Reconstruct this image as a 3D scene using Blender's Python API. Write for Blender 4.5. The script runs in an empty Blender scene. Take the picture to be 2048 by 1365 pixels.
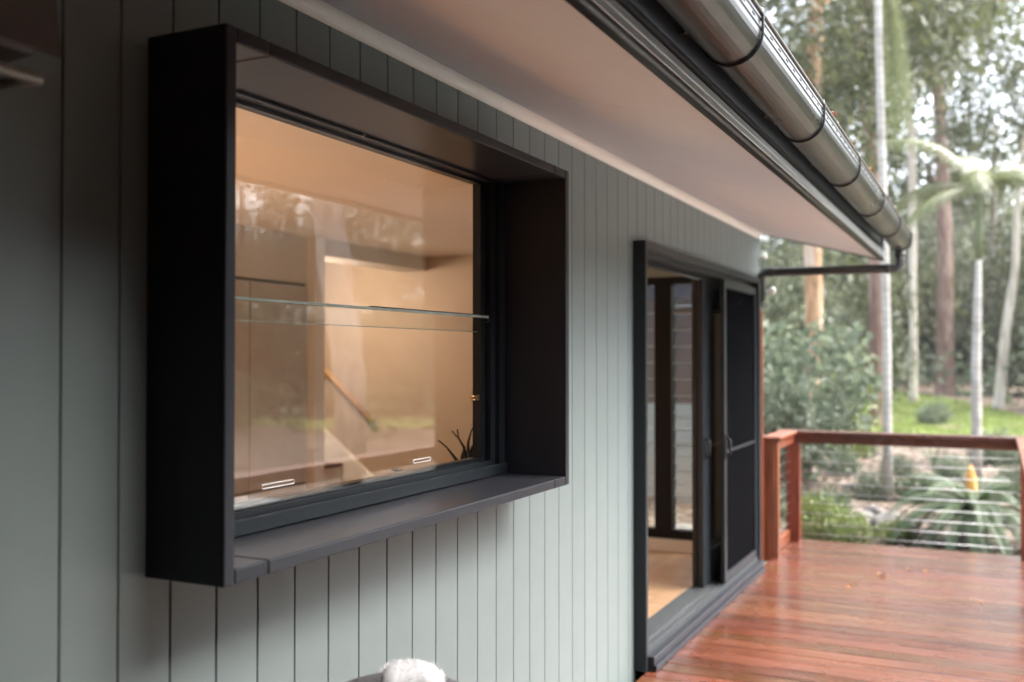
import bpy, bmesh, math, random
import numpy as np
from mathutils import Vector, Matrix
random.seed(7); rng = np.random.default_rng(11)
sc = bpy.context.scene
COL = sc.collection
R = math.radians

# ------------------------------------------------------------------ camera, sky, sun, exposure
EYE = 1.56
YAW, PITCH = 25.88, 0.88
cd = bpy.data.cameras.new('camera'); cam = bpy.data.objects.new('camera', cd); COL.objects.link(cam)
cam.location = (0, 0, EYE); cam.rotation_euler = (R(90 + PITCH), 0, R(YAW))
cd.lens = 35; cd.sensor_width = 36; cd.clip_start = 0.02; cd.clip_end = 2000
cd.dof.use_dof = True; cd.dof.focus_distance = 3.15; cd.dof.aperture_fstop = 1.75; cd.dof.aperture_blades = 0
sc.camera = cam

w = bpy.data.worlds.new('World'); sc.world = w; w.use_nodes = True
nt = w.node_tree; bg = nt.nodes['Background']
sky = nt.nodes.new('ShaderNodeTexSky'); sky.sky_type = 'NISHITA'; sky.sun_disc = False
SUN_EL, SUN_AZ = 55, 58            # azimuth measured clockwise from +Y (towards +X)
sky.sun_elevation = R(SUN_EL); sky.sun_rotation = R(SUN_AZ)
sky.dust_density = 4.0; sky.air_density = 1.0
hs = nt.nodes.new('ShaderNodeHueSaturation'); hs.inputs['Saturation'].default_value = 0.50
nt.links.new(sky.outputs[0], hs.inputs['Color']); nt.links.new(hs.outputs[0], bg.inputs['Color'])
bg.inputs['Strength'].default_value = 0.15
sd = bpy.data.lights.new('sun', 'SUN'); sun = bpy.data.objects.new('sun', sd); COL.objects.link(sun)
sd.energy = 1.5; sd.angle = R(62); sd.color = (1.0, 0.95, 0.88)
el, az = R(SUN_EL), R(SUN_AZ)
sdir = Vector((math.cos(el) * math.sin(az), math.cos(el) * math.cos(az), math.sin(el)))
sun.rotation_euler = sdir.to_track_quat('Z', 'Y').to_euler()
sc.view_settings.view_transform = 'Standard'; sc.view_settings.look = 'None'
sc.view_settings.exposure = 2.85; sc.view_settings.gamma = 1.0
sc.render.engine = 'CYCLES'
cy = sc.cycles
cy.max_bounces = 10; cy.diffuse_bounces = 5; cy.glossy_bounces = 5; cy.transmission_bounces = 8
cy.transparent_max_bounces = 24; cy.caustics_reflective = False; cy.caustics_refractive = False
cy.use_denoising = True; cy.sample_clamp_indirect = 6.0

# ------------------------------------------------------------------ helpers
def tag(o, label=None, cat=None, group=None, kind=None):
    if label: o['label'] = label
    if cat: o['category'] = cat
    if group: o['group'] = group
    if kind: o['kind'] = kind
    return o
def empty(name, loc=(0, 0, 0), label=None, cat=None, group=None, rz=0):
    o = bpy.data.objects.new(name, None); COL.objects.link(o); o.location = loc; o.rotation_euler = (0, 0, rz)
    o.empty_display_size = .1
    return tag(o, label, cat, group)
def link(name, me, mat, parent=None):
    o = bpy.data.objects.new(name, me); COL.objects.link(o)
    if mat is not None and not me.materials: me.materials.append(mat)
    if parent is not None:
        o.parent = parent
        # world-space meshes: cancel the parent's own placement
        off = Vector((0, 0, 0)); p = parent
        while p is not None:
            off += p.location; p = p.parent
        o.location = -off
    return o
class MB:
    """collects simple solids in one bmesh"""
    def __init__(s): s.bm = bmesh.new()
    def box(s, x0, x1, y0, y1, z0, z1, bev=0.0, seg=1):
        b = bmesh.new() if bev else s.bm
        vs = [b.verts.new((x, y, z)) for x in (x0, x1) for y in (y0, y1) for z in (z0, z1)]
        for f in ((0, 1, 3, 2), (4, 6, 7, 5), (0, 4, 5, 1), (2, 3, 7, 6), (0, 2, 6, 4), (1, 5, 7, 3)):
            b.faces.new([vs[i] for i in f])
        if bev:
            bmesh.ops.bevel(b, geom=b.edges[:], offset=bev, segments=seg, affect='EDGES', profile=.5)
            me = bpy.data.meshes.new('t'); b.to_mesh(me); b.free(); s.bm.from_mesh(me); bpy.data.meshes.remove(me)
        return s
    def extrude(s, prof, a, b, axis='y', closed=True):
        """profile of (u,v) pairs swept along an axis: y -> (u=x, v=z)"""
        def P(u, v, t):
            return {'y': (u, t, v), 'x': (t, u, v), 'z': (u, v, t)}[axis]
        A = [s.bm.verts.new(P(u, v, a)) for u, v in prof]; B = [s.bm.verts.new(P(u, v, b)) for u, v in prof]
        n = len(prof)
        for i in range(n if closed else n - 1):
            j = (i + 1) % n
            s.bm.faces.new((A[i], A[j], B[j], B[i]))
        if closed:
            s.bm.faces.new(A[::-1]); s.bm.faces.new(B)
        return s
    def tube(s, pts, rad, n=8, cap=True):
        pts = [Vector(p) for p in pts]
        if not hasattr(rad, '__len__'): rad = [rad] * len(pts)
        rings = []; up = Vector((0.13, 0.29, 1)).normalized()
        t0 = (pts[1] - pts[0]).normalized()
        if abs(t0.dot(up)) > .95: up = Vector((1, .2, 0)).normalized()
        for i, p in enumerate(pts):
            t = (pts[min(i + 1, len(pts) - 1)] - pts[max(i - 1, 0)]).normalized()
            u = (up - t * up.dot(t)).normalized(); v = t.cross(u); up = u
            rings.append([s.bm.verts.new(p + (u * math.cos(2 * math.pi * k / n) + v * math.sin(2 * math.pi * k / n)) * rad[i]) for k in range(n)])
        for a, b in zip(rings, rings[1:]):
            for k in range(n):
                s.bm.faces.new((a[k], a[(k + 1) % n], b[(k + 1) % n], b[k])).smooth = True
        if cap:
            s.bm.faces.new(rings[0][::-1]); s.bm.faces.new(rings[-1])
        return s
    def build(s, name, mat, parent=None, smooth=False):
        bmesh.ops.recalc_face_normals(s.bm, faces=s.bm.faces[:])
        if smooth:
            for f in s.bm.faces: f.smooth = True
        me = bpy.data.meshes.new(name); s.bm.to_mesh(me); s.bm.free()
        return link(name, me, mat, parent)
def bx(name, mat, parent, x0, x1, y0, y1, z0, z1, bev=0.0, seg=1):
    return MB().box(x0, x1, y0, y1, z0, z1, bev, seg).build(name, mat, parent)
def quads_mesh(name, V, smooth=False, colors=None):
    """V: (n,4,3) array of quads"""
    n = len(V); me = bpy.data.meshes.new(name)
    me.vertices.add(n * 4); me.vertices.foreach_set('co', V.reshape(-1).astype(np.float32))
    me.loops.add(n * 4); me.loops.foreach_set('vertex_index', np.arange(n * 4, dtype=np.int32))
    me.polygons.add(n); me.polygons.foreach_set('loop_start', np.arange(0, n * 4, 4, dtype=np.int32))
    me.polygons.foreach_set('loop_total', np.full(n, 4, dtype=np.int32))
    me.update()
    if colors is not None:
        ca = me.color_attributes.new('tint', 'FLOAT_COLOR', 'CORNER')
        c = np.repeat(np.column_stack([colors, colors, colors, np.ones(n)]), 4, axis=0)
        ca.data.foreach_set('color', c.reshape(-1).astype(np.float32))
    return me

# ------------------------------------------------------------------ materials
def N(t, typ, **kw):
    n = t.nodes.new(typ)
    for k, v in kw.items():
        if k in n.inputs: n.inputs[k].default_value = v
        else: setattr(n, k, v)
    return n
def newmat(name):
    m = bpy.data.materials.new(name); m.use_nodes = True
    return m, m.node_tree, m.node_tree.nodes['Principled BSDF']
def ramp(t, fac, stops):
    r = t.nodes.new('ShaderNodeValToRGB'); e = r.color_ramp.elements
    while len(e) > 1: e.remove(e[-1])
    e[0].position = stops[0][0]; e[0].color = (*stops[0][1], 1)
    for p, c in stops[1:]:
        k = e.new(p); k.color = (*c, 1)
    t.links.new(fac, r.inputs[0]); return r
def noise_mat(name, c0, c1, scale=20, rough=.5, metal=0, bump=0.0, detail=4, spec=.5, stretch=(1, 1, 1), objrand=0.0, rough_var=0.0, coat=0.0):
    m, t, b = newmat(name)
    tc = N(t, 'ShaderNodeTexCoord'); mp = N(t, 'ShaderNodeMapping'); mp.inputs['Scale'].default_value = stretch
    t.links.new(tc.outputs['Object'], mp.inputs[0])
    vec = mp.outputs[0]
    oi = N(t, 'ShaderNodeObjectInfo')
    if objrand:
        mu = N(t, 'ShaderNodeMath', operation='MULTIPLY'); mu.inputs[1].default_value = 91.7
        t.links.new(oi.outputs['Random'], mu.inputs[0])
        ad = N(t, 'ShaderNodeVectorMath', operation='ADD'); t.links.new(vec, ad.inputs[0]); t.links.new(mu.outputs[0], ad.inputs[1]); vec = ad.outputs[0]
    nz = N(t, 'ShaderNodeTexNoise'); nz.inputs['Scale'].default_value = scale; nz.inputs['Detail'].default_value = detail
    t.links.new(vec, nz.inputs['Vector'])
    rp = ramp(t, nz.outputs['Fac'], [(.3, c0), (.7, c1)])
    col = rp.outputs[0]
    if objrand:
        mr = N(t, 'ShaderNodeMapRange'); mr.inputs['To Min'].default_value = 1 - objrand; mr.inputs['To Max'].default_value = 1 + objrand
        t.links.new(oi.outputs['Random'], mr.inputs['Value'])
        h = N(t, 'ShaderNodeHueSaturation'); t.links.new(col, h.inputs['Color']); t.links.new(mr.outputs[0], h.inputs['Value']); col = h.outputs[0]
    t.links.new(col, b.inputs['Base Color'])
    b.inputs['Roughness'].default_value = rough; b.inputs['Metallic'].default_value = metal
    b.inputs['Specular IOR Level'].default_value = spec
    if coat: b.inputs['Coat Weight'].default_value = coat; b.inputs['Coat Roughness'].default_value = .15
    if rough_var:
        n2 = N(t, 'ShaderNodeTexNoise'); n2.inputs['Scale'].default_value = 3.1; n2.inputs['Detail'].default_value = 5
        t.links.new(vec, n2.inputs['Vector'])
        mr2 = N(t, 'ShaderNodeMapRange'); mr2.inputs['From Min'].default_value = .3; mr2.inputs['From Max'].default_value = .7
        mr2.inputs['To Min'].default_value = rough - rough_var; mr2.inputs['To Max'].default_value = rough + rough_var
        t.links.new(n2.outputs['Fac'], mr2.inputs['Value']); t.links.new(mr2.outputs[0], b.inputs['Roughness'])
    if bump:
        bp = N(t, 'ShaderNodeBump'); bp.inputs['Strength'].default_value = bump; bp.inputs['Distance'].default_value = .01
        t.links.new(nz.outputs['Fac'], bp.inputs['Height']); t.links.new(bp.outputs[0], b.inputs['Normal'])
    return m
def glass_mat(name, tint=(1, 1, 1), f0=.045, extra=0.0, rough=0.0):
    m, t, b = newmat(name); t.nodes.remove(b)
    out = [n for n in t.nodes if n.type == 'OUTPUT_MATERIAL'][0]
    lw = N(t, 'ShaderNodeLayerWeight'); lw.inputs['Blend'].default_value = .5
    p = N(t, 'ShaderNodeMath', operation='POWER'); p.inputs[1].default_value = 5; t.links.new(lw.outputs['Facing'], p.inputs[0])
    ma = N(t, 'ShaderNodeMath', operation='MULTIPLY_ADD'); ma.inputs[1].default_value = 1 - f0; ma.inputs[2].default_value = f0 + extra
    t.links.new(p.outputs[0], ma.inputs[0])
    tr = N(t, 'ShaderNodeBsdfTransparent'); tr.inputs[0].default_value = (*tint, 1)
    gl = N(t, 'ShaderNodeBsdfGlossy'); gl.inputs['Roughness'].default_value = rough
    mx = N(t, 'ShaderNodeMixShader'); t.links.new(ma.outputs[0], mx.inputs[0]); t.links.new(tr.outputs[0], mx.inputs[1]); t.links.new(gl.outputs[0], mx.inputs[2])
    t.links.new(mx.outputs[0], out.inputs[0])
    return m
def leaf_mat(name, c0, c1, c2, trans=.35, rough=.5, objvar=.25):
    m, t, b = newmat(name)
    at = N(t, 'ShaderNodeAttribute'); at.attribute_name = 'tint'
    oi = N(t, 'ShaderNodeObjectInfo')
    rp = ramp(t, at.outputs['Fac'], [(0, c0), (.5, c1), (1, c2)])
    mr = N(t, 'ShaderNodeMapRange'); mr.inputs['To Min'].default_value = 1 - objvar; mr.inputs['To Max'].default_value = 1 + objvar
    t.links.new(oi.outputs['Random'], mr.inputs['Value'])
    h = N(t, 'ShaderNodeHueSaturation'); t.links.new(rp.outputs[0], h.inputs['Color']); t.links.new(mr.outputs[0], h.inputs['Value'])
    t.links.new(h.outputs[0], b.inputs['Base Color']); b.inputs['Roughness'].default_value = rough
    out = [n for n in t.nodes if n.type == 'OUTPUT_MATERIAL'][0]
    tl = N(t, 'ShaderNodeBsdfTranslucent'); t.links.new(h.outputs[0], tl.inputs[0])
    mx = N(t, 'ShaderNodeMixShader'); mx.inputs[0].default_value = trans
    t.links.new(b.outputs[0], mx.inputs[1]); t.links.new(tl.outputs[0], mx.inputs[2]); t.links.new(mx.outputs[0], out.inputs[0])
    return m
M = {}
M['cladding'] = noise_mat('painted_cladding', (.190, .231, .229), (.201, .243, .241), 9, .42, bump=.02, objrand=.025, spec=.4)
M['groove'] = noise_mat('cladding_backing', (.06, .07, .07), (.075, .085, .085), 20, .7)
M['charcoal'] = noise_mat('charcoal_powdercoat', (.0260, .0280, .0345), (.0280, .0302, .0368), 3, .30, spec=.13)
M['charcoal_frame'] = noise_mat('charcoal_aluminium', (.0190, .0235, .0280), (.0205, .0252, .0298), 4, .34, spec=.25)
M['rubber'] = noise_mat('black_rubber', (.006, .006, .007), (.010, .010, .011), 40, .7)
M['soffit'] = noise_mat('soffit_paint', (.76, .79, .82), (.79, .82, .85), 4, .6, bump=.02, objrand=.012)
M['trim'] = noise_mat('trim_paint', (.84, .82, .76), (.87, .85, .79), 12, .5)
M['fascia'] = noise_mat('fascia_steel', (.010, .0115, .013), (.013, .0148, .0168), 8, .36, spec=.25)
M['fascia_sky_sheen'] = noise_mat('painted_sky_sheen', (.70, .79, .83), (.74, .83, .87), 8, .35, spec=.6)  # pale blue colour standing in for sky reflected in the fascia roll
M['gutter'] = noise_mat('gutter_steel', (.034, .034, .028), (.055, .053, .043), 14, .30, metal=.55, spec=.6, stretch=(1, .35, 1), bump=.015, rough_var=.08)
M['gutter_bead'] = noise_mat('gutter_bead_steel', (.07, .062, .055), (.12, .105, .09), 40, .5, metal=.3)
M['dark_steel'] = noise_mat('dark_steel', (.012, .012, .013), (.02, .02, .021), 40, .38)
M['zinc'] = noise_mat('zinc', (.30, .29, .26), (.42, .40, .36), 60, .4, metal=.8)
M['pvc'] = noise_mat('painted_downpipe', (.040, .042, .040), (.052, .054, .052), 12, .42)
M['white_plastic'] = noise_mat('white_plastic', (.74, .74, .72), (.80, .80, .78), 10, .4)
M['glass'] = glass_mat('window_glass', (.985, .99, .985), .08)
M['edge_glass'] = noise_mat('polished_glass_edge', (.38, .47, .42), (.50, .58, .53), 30, .15, spec=.8)
M['louvre_glass'] = glass_mat('louvre_glass', (.90, .93, .92), .06, .05)
M['acrylic'] = noise_mat('clear_acrylic', (.62, .58, .54), (.75, .72, .68), 50, .12, spec=.8)
def wood(name, dark, mid, light, rough=.3, objrand=.22, axis='x', coat=.0, scale=1.0, rv=.1):
    m, t, b = newmat(name)
    tc = N(t, 'ShaderNodeTexCoord'); oi = N(t, 'ShaderNodeObjectInfo')
    mp = N(t, 'ShaderNodeMapping'); st = {'x': (1.2, 22, 22), 'y': (22, 1.2, 22), 'z': (22, 22, 1.2)}[axis]
    mp.inputs['Scale'].default_value = tuple(v * scale for v in st)
    mu = N(t, 'ShaderNodeMath', operation='MULTIPLY'); mu.inputs[1].default_value = 57.3; t.links.new(oi.outputs['Random'], mu.inputs[0])
    ad = N(t, 'ShaderNodeVectorMath', operation='ADD'); t.links.new(tc.outputs['Object'], ad.inputs[0]); t.links.new(mu.outputs[0], ad.inputs[1])
    t.links.new(ad.outputs[0], mp.inputs[0])
    nz = N(t, 'ShaderNodeTexNoise'); nz.inputs['Scale'].default_value = 1.6; nz.inputs['Detail'].default_value = 7; nz.inputs['Distortion'].default_value = .6
    t.links.new(mp.outputs[0], nz.inputs['Vector'])
    rp = ramp(t, nz.outputs['Fac'], [(.25, dark), (.5, mid), (.75, light)])
    wv = N(t, 'ShaderNodeTexWhiteNoise'); wv.noise_dimensions = '1D'; t.links.new(mu.outputs[0], wv.inputs['W'])
    h = N(t, 'ShaderNodeHueSaturation'); t.links.new(rp.outputs[0], h.inputs['Color'])
    a1 = N(t, 'ShaderNodeMapRange'); a1.inputs['To Min'].default_value = 1 - objrand; a1.inputs['To Max'].default_value = 1 + objrand * 1.4; t.links.new(oi.outputs['Random'], a1.inputs['Value']); t.links.new(a1.outputs[0], h.inputs['Value'])
    a2 = N(t, 'ShaderNodeMapRange'); a2.inputs['To Min'].default_value = .49; a2.inputs['To Max'].default_value = .512; t.links.new(wv.outputs['Value'], a2.inputs['Value']); t.links.new(a2.outputs[0], h.inputs['Hue'])
    t.links.new(h.outputs[0], b.inputs['Base Color'])
    n2 = N(t, 'ShaderNodeTexNoise'); n2.inputs['Scale'].default_value = 2.3; n2.inputs['Detail'].default_value = 6; t.links.new(ad.outputs[0], n2.inputs['Vector'])
    mr = N(t, 'ShaderNodeMapRange'); mr.inputs['From Min'].default_value = .3; mr.inputs['From Max'].default_value = .7; mr.inputs['To Min'].default_value = rough - rv; mr.inputs['To Max'].default_value = rough + rv
    t.links.new(n2.outputs['Fac'], mr.inputs['Value']); t.links.new(mr.outputs[0], b.inputs['Roughness'])
    bp = N(t, 'ShaderNodeBump'); bp.inputs['Strength'].default_value = .12; bp.inputs['Distance'].default_value = .004
    t.links.new(nz.outputs['Fac'], bp.inputs['Height']); t.links.new(bp.outputs[0], b.inputs['Normal'])
    if coat: b.inputs['Coat Weight'].default_value = coat; b.inputs['Coat Roughness'].default_value = .2
    return m
M['merbau'] = wood('oiled_decking', (.050, .0165, .0085), (.108, .036, .0175), (.172, .066, .036), .27, .30, 'x', coat=.85)
M['merbau_z'] = wood('oiled_post_timber', (.085, .018, .008), (.19, .044, .018), (.27, .072, .03), .36, .12, 'z', coat=.15)
M['merbau_y'] = wood('oiled_rail_timber', (.085, .018, .008), (.19, .044, .018), (.27, .072, .03), .36, .12, 'y', coat=.15)
M['floorboard'] = wood('pale_floorboard', (.22, .12, .065), (.33, .20, .115), (.42, .27, .165), .42, .12, 'x', rv=.06)
M['handrail_wood'] = wood('handrail_timber', (.34, .18, .07), (.46, .25, .10), (.55, .32, .14), .4, .05, 'x')
M['tread'] = wood('dark_tread', (.03, .010, .006), (.06, .02, .011), (.09, .034, .018), .4, .05, 'x')
M['inner_wall'] = noise_mat('inner_wall_paint', (.56, .52, .465), (.59, .55, .49), 3, .65)
M['inner_white'] = noise_mat('inner_white_paint', (.74, .72, .68), (.78, .76, .72), 3, .6)
M['ceiling'] = noise_mat('ceiling_paint', (.70, .67, .63), (.73, .70, .66), 3, .7)
M['cabinet'] = noise_mat('cabinet_laminate', (.42, .39, .35), (.46, .43, .39), 6, .45)
M['bench'] = noise_mat('bench_stone', (.16, .15, .145), (.22, .21, .20), 40, .3)
M['leaf_dark'] = leaf_mat('houseplant_leaf', (.012, .022, .010), (.02, .035, .014), (.035, .05, .02), .1)
M['terracotta'] = noise_mat('terracotta', (.28, .12, .07), (.34, .16, .10), 20, .8)
M['mesh'] = noise_mat('insect_mesh', (.004, .004, .005), (.006, .006, .007), 200, .9, spec=.0)
M['fabric'] = noise_mat('charcoal_fabric', (.05, .048, .052), (.075, .072, .078), 220, .9, bump=.2, spec=.2)
M['fleece'] = noise_mat('white_fleece', (.62, .62, .64), (.68, .68, .70), 25, .95, bump=.12, spec=.1)
M['heater'] = noise_mat('bronze_hood', (.060, .045, .040), (.075, .058, .052), 30, .4)
M['cable'] = noise_mat('stainless_cable', (.55, .55, .55), (.68, .68, .68), 90, .28, metal=1.0)

# ================================================================== THE HOUSE
XW = -1.70                # face of the cladding
Y_END = 8.03              # far corner of the house
Z_SOF = 2.548             # soffit height at the wall
GP, G0 = 0.1503, 1.414    # cladding pitch and first joint
WIN = (1.640, 3.545, 1.068, 2.275)     # outside of the window hood  y0 y1 z0 z1
DOOR = (4.955, 7.770, 0.0, 2.166)
house = empty('house', (-4, 3, 0), 'single storey house with sage green boards and white soffit beside the red deck', 'house')

# --- wall backing (behind the boards) with the two openings
b = MB(); xb0, xb1 = -1.86, -1.713
b.box(xb0, xb1, -1.6, WIN[0] + .03, -.3, 2.62).box(xb0, xb1, WIN[1] - .03, DOOR[0] + .03, -.3, 2.62)
b.box(xb0, xb1, WIN[0] + .03, WIN[1] - .03, -.3, WIN[2] + .03).box(xb0, xb1, WIN[0] + .03, WIN[1] - .03, WIN[3] - .03, 2.62)
b.box(xb0, xb1, DOOR[0] + .03, DOOR[1] - .03, DOOR[3] - .03, 2.62).box(xb0, xb1, DOOR[0] + .03, DOOR[1] - .03, -.3, -.08).box(xb0, xb1, DOOR[1] - .03, Y_END - .01, -.3, 2.62)
wall = b.build('wall', M['groove'], house)
def board(y0, y1, z0, z1):
    # the board with a small chamfer on both long edges
    c = .0022
    pr = [(-1.7125, y0), (-1.7125, y1), (XW - c, y1), (XW, y1 - c), (XW, y0 + c), (XW - c, y0)]
    MB().extrude(pr, z0, z1, 'z').build('cladding_board', M['cladding'], wall)
for n in range(-19, 45):
    y0, y1 = G0 + GP * n + .0018, G0 + GP * (n + 1) - .0018
    if y1 > Y_END: y1 = Y_END
    if y1 - y0 < .02: continue
    zt, zb_ = Z_SOF + .02, -.28
    done = False
    for (o0, o1, p0, p1) in ((WIN[0] + .02, WIN[1] - .02, WIN[2] + .02, WIN[3] - .02), (DOOR[0] + .02, DOOR[1] - .02, -.28, DOOR[3] - .02)):
        if y1 <= o0 or y0 >= o1: continue
        done = True                      # the board meets an opening: whole above and below, cut back beside it
        board(y0, y1, p1, zt)
        if p0 > zb_: board(y0, y1, zb_, p0)
        if y0 < o0: board(y0, o0, p0 + .0004, p1 - .0004)
        if y1 > o1: board(o1, y1, p0 + .0004, p1 - .0004)
    if not done: board(y0, y1, zb_, zt)
# end wall of the house (faces the garden), with a hole for the louvre window
LOU = (-2.66, -1.98, .10, 2.20)
b = MB(); ey0, ey1 = 7.74, 7.99
b.box(LOU[1], -1.88, ey0, ey1, -.3, 2.62).box(-7.6, LOU[0], ey0, ey1, -.3, 2.62)
b.box(LOU[0], LOU[1], ey0, ey1, LOU[3], 2.62).box(LOU[0], LOU[1], ey0, ey1, -.3, LOU[2])
b.box(-1.8795, -1.7135, 7.99, Y_END - .012, -.3, 2.5)
b.build('end_wall', M['cladding'], house)
bx('corner_stop', M['cladding'], house, -1.7135, XW + .006, Y_END + .001, Y_END + .03, -.28, Z_SOF - .0, .003)

# --- soffit, sloping down to the fascia
XF = -.765
def zs(x): return Z_SOF + (x - XW) * (2.297 - Z_SOF) / (XF - XW)
soff_y = [-1.7, .72, 3.13, 5.53, Y_END + .02]
for a, c in zip(soff_y, soff_y[1:]):
    MB().extrude([(XW - .05, zs(XW - .05)), (XF - .004, zs(XF - .004)), (XF - .004, zs(XF - .004) + .006), (XW - .05, zs(XW - .05) + .006)], a + .0014, c - .0014).build('soffit_panel', M['soffit'], house)
pr = [(XW + .0005, Z_SOF - .040)]
for k in range(7):
    a = R(90 * k / 6); pr.append((XW + .038 - .036 * math.cos(a) + .001, zs(XW + .038) - .038 + .036 * math.sin(a)))
pr += [(XW + .040, zs(XW + .040) - .0006), (XW + .0005, zs(XW) - .0006)]
MB().extrude(pr, -1.7, Y_END).build('scotia_trim', M['trim'], house)
# barge end of the eave
MB().extrude([(XW - .4, zs(XW - .4) - .004), (XF + .004, zs(XF) - .012), (XF + .004, zs(XF) + .19), (XW - .4, zs(XW - .4) + .19)], Y_END + .021, Y_END + .05).build('barge_cap', M['fascia'], house)

# --- steel fascia in two lengths
fp = [(-.800, 2.300), (-.772, 2.291), (-.764, 2.290), (-.758, 2.296), (-.757, 2.304), (-.757, 2.326), (-.7595, 2.329), (-.757, 2.332), (-.757, 2.352), (-.759, 2.358), (-.766, 2.368), (-.770, 2.380),
      (-.770, 2.388), (-.760, 2.389), (-.760, 2.394), (-.772, 2.396), (-.772, 2.500), (-.785, 2.500), (-.785, 2.312)]
for a, c in ((-1.7, 3.397), (3.3985, Y_END + .02)):
    MB().extrude(fp, a, c).build('fascia', M['fascia'], house)
MB().extrude([(-.7565, 2.307), (-.7540, 2.309), (-.7535, 2.325), (-.7560, 2.3285), (-.7535, 2.332), (-.7535, 2.351), (-.7565, 2.354)], -1.7, Y_END + .0205).build('fascia_sky_sheen', M['fascia_sky_sheen'], house)  # added strip whose paint imitates the sky's sheen on the fascia
# --- gutter (half round with a slotted front strip), straps, slots
def gutter_profile():
    p = []; cx_, cz_, r = -.632, 2.425, .078
    for k in range(0, 19):
        a = R(185 + (360 - 185) * k / 18); p.append((cx_ + r * math.cos(a), cz_ + r * math.sin(a)))
    x = cx_ + r
    p += [(x + .0025, 2.430), (x + .0025, 2.4345), (x - .0005, 2.437), (x - .0005, 2.4525), (x + .0025, 2.455), (x + .0025, 2.4595), (x, 2.462), (x, 2.470)]
    inner = [(u + (.003 if u < cx_ else -.003) * (1 if abs(u - cx_) > .02 else 0), v + (.003 if abs(u - cx_) < .06 else 0)) for u, v in p]
    return p + inner[::-1]
g = MB().extrude(gutter_profile(), -1.7, Y_END + .03, closed=True).build('gutter', M['gutter'], house)
for f in g.data.polygons: f.use_smooth = False
me_t = g.data
# end cap and bead
b = MB(); pts = [(-.632 + .078 * math.cos(R(180 + 180 * k / 16)), 2.425 + .078 * math.sin(R(180 + 180 * k / 16))) for k in range(17)] + [(-.554, 2.47), (-.71, 2.47)]
b.extrude(pts, Y_END + .03, Y_END + .034).build('gutter_end_cap', M['gutter'], g)
MB().tube([(-.5535, -1.7, 2.474), (-.5535, Y_END + .034, 2.474)], .0065, 10).build('gutter_bead', M['gutter_bead'], g)
b = MB(); y = .6
while y < Y_END:
    b.box(-.5570, -.5532, y, y + .030, 2.4425, 2.4470); y += .115
tag(b.build('overflow_slot', M['rubber'], g), kind='stuff')
for y in (1.60, 2.66, 3.72, 4.78, 5.86, 6.92, 7.86):
    pts = [(-.772, y, 2.452), (-.735, y, 2.440)]
    for k in range(3, 16):
        a = R(180 + 180 * k / 15); pts.append((-.632 + .0825 * math.cos(a), y, 2.425 + .0825 * math.sin(a)))
    pts += [(-.5485, y, 2.468), (-.552, y, 2.485), (-.565, y, 2.486)]
    st = MB().tube(pts, .0042, 6).build('gutter_strap', M['dark_steel'], g)
    MB().tube([(-.771, y, 2.454), (-.752, y, 2.450)], .007, 8).build('strap_screw', M['zinc'], st)
# roof above (mostly unseen: closes the house against the sky)
b = MB()
for k in range(1):
    b.extrude([(-.60, 2.492), (-.60, 2.515), (-9.0, 4.77), (-9.0, 4.745)], -2.4, Y_END + .05)
b.build('roof', M['fascia'], house)
# downpipe under the eave, elbow at both ends, then down the end wall
pp = [(-.632, 7.93, 2.36), (-.632, 7.93, 2.27)]
for k in range(1, 7):
    a = R(90 * k / 6); pp.append((-.632 - .045 * (1 - math.cos(a)), 7.93, 2.262 - .045 * math.sin(a)))
pp += [(-1.58, 7.93, 2.222)]
pp2 = pp[:]
for k in range(1, 7):
    a = R(90 * k / 6); pp2.append((-1.58 - .05 * math.sin(a), 7.93 + .10 * k / 6 , 2.222 - .05 * (1 - math.cos(a))))
pp2 = pp[:-1] + [(-1.62, 7.935, 2.222)]
for k in range(1, 7):
    a = R(90 * k / 6); pp2.append((-1.62 - .062 * math.sin(a), 7.935 + .135 * k / 6, 2.222 - .05 * (1 - math.cos(a))))
pp2 += [(-1.684, 8.072, 2.10), (-1.684, 8.072, 2.02), (-1.70, 8.075, 1.985), (-1.75, 8.08, 1.965), (-2.4, 8.09, 1.95)]
dp = MB().tube(pp2, .034, 16).build('downpipe', M['pvc'], house)
MB().tube([(-.632, 7.93, 2.335), (-.632, 7.93, 2.30)], .038, 16).build('pipe_collar', M['pvc'], dp)
MB().tube([(-.70, 7.93, 2.2170), (-.73, 7.93, 2.2172)], .038, 16).build('pipe_collar', M['pvc'], dp)
MB().tube([(-1.555, 7.93, 2.222), (-1.585, 7.93, 2.2215)], .038, 16).build('pipe_collar', M['pvc'], dp)

bx('corner_post', M['merbau_z'], house, -1.742, -1.682, Y_END + .0305, Y_END + .075, -.28, 1.93, .003)
# --- servery window: hood, frame, two frameless sashes
XH = -1.475; T = .034
y0, y1, z0, z1 = WIN
win = MB()
# outer frame of stepped jambs around the glass
fy0, fy1, fz0, fz1 = 1.78, 3.384, 1.173, 2.222
yi = y1 - T - .001
win.box(-1.81, -1.724, y0 + T, fy0, z0 + T + .0005, z1 - T).box(-1.81, -1.734, 3.462, yi, z0 + T + .0005, z1 - T - .0005)
win.box(-1.81, -1.752, 3.424, 3.4615, z0 + T + .0005, z1 - T - .001).box(-1.81, -1.776, fy1, 3.4235, z0 + T + .0005, z1 - T - .0015)
win.box(-1.81, -1.736, fy0 + .0005, 3.4615, 2.2325, z1 - T - .002).box(-1.81, -1.776, fy0 + .0005, fy1 - .0005, fz1, 2.232)
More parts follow.
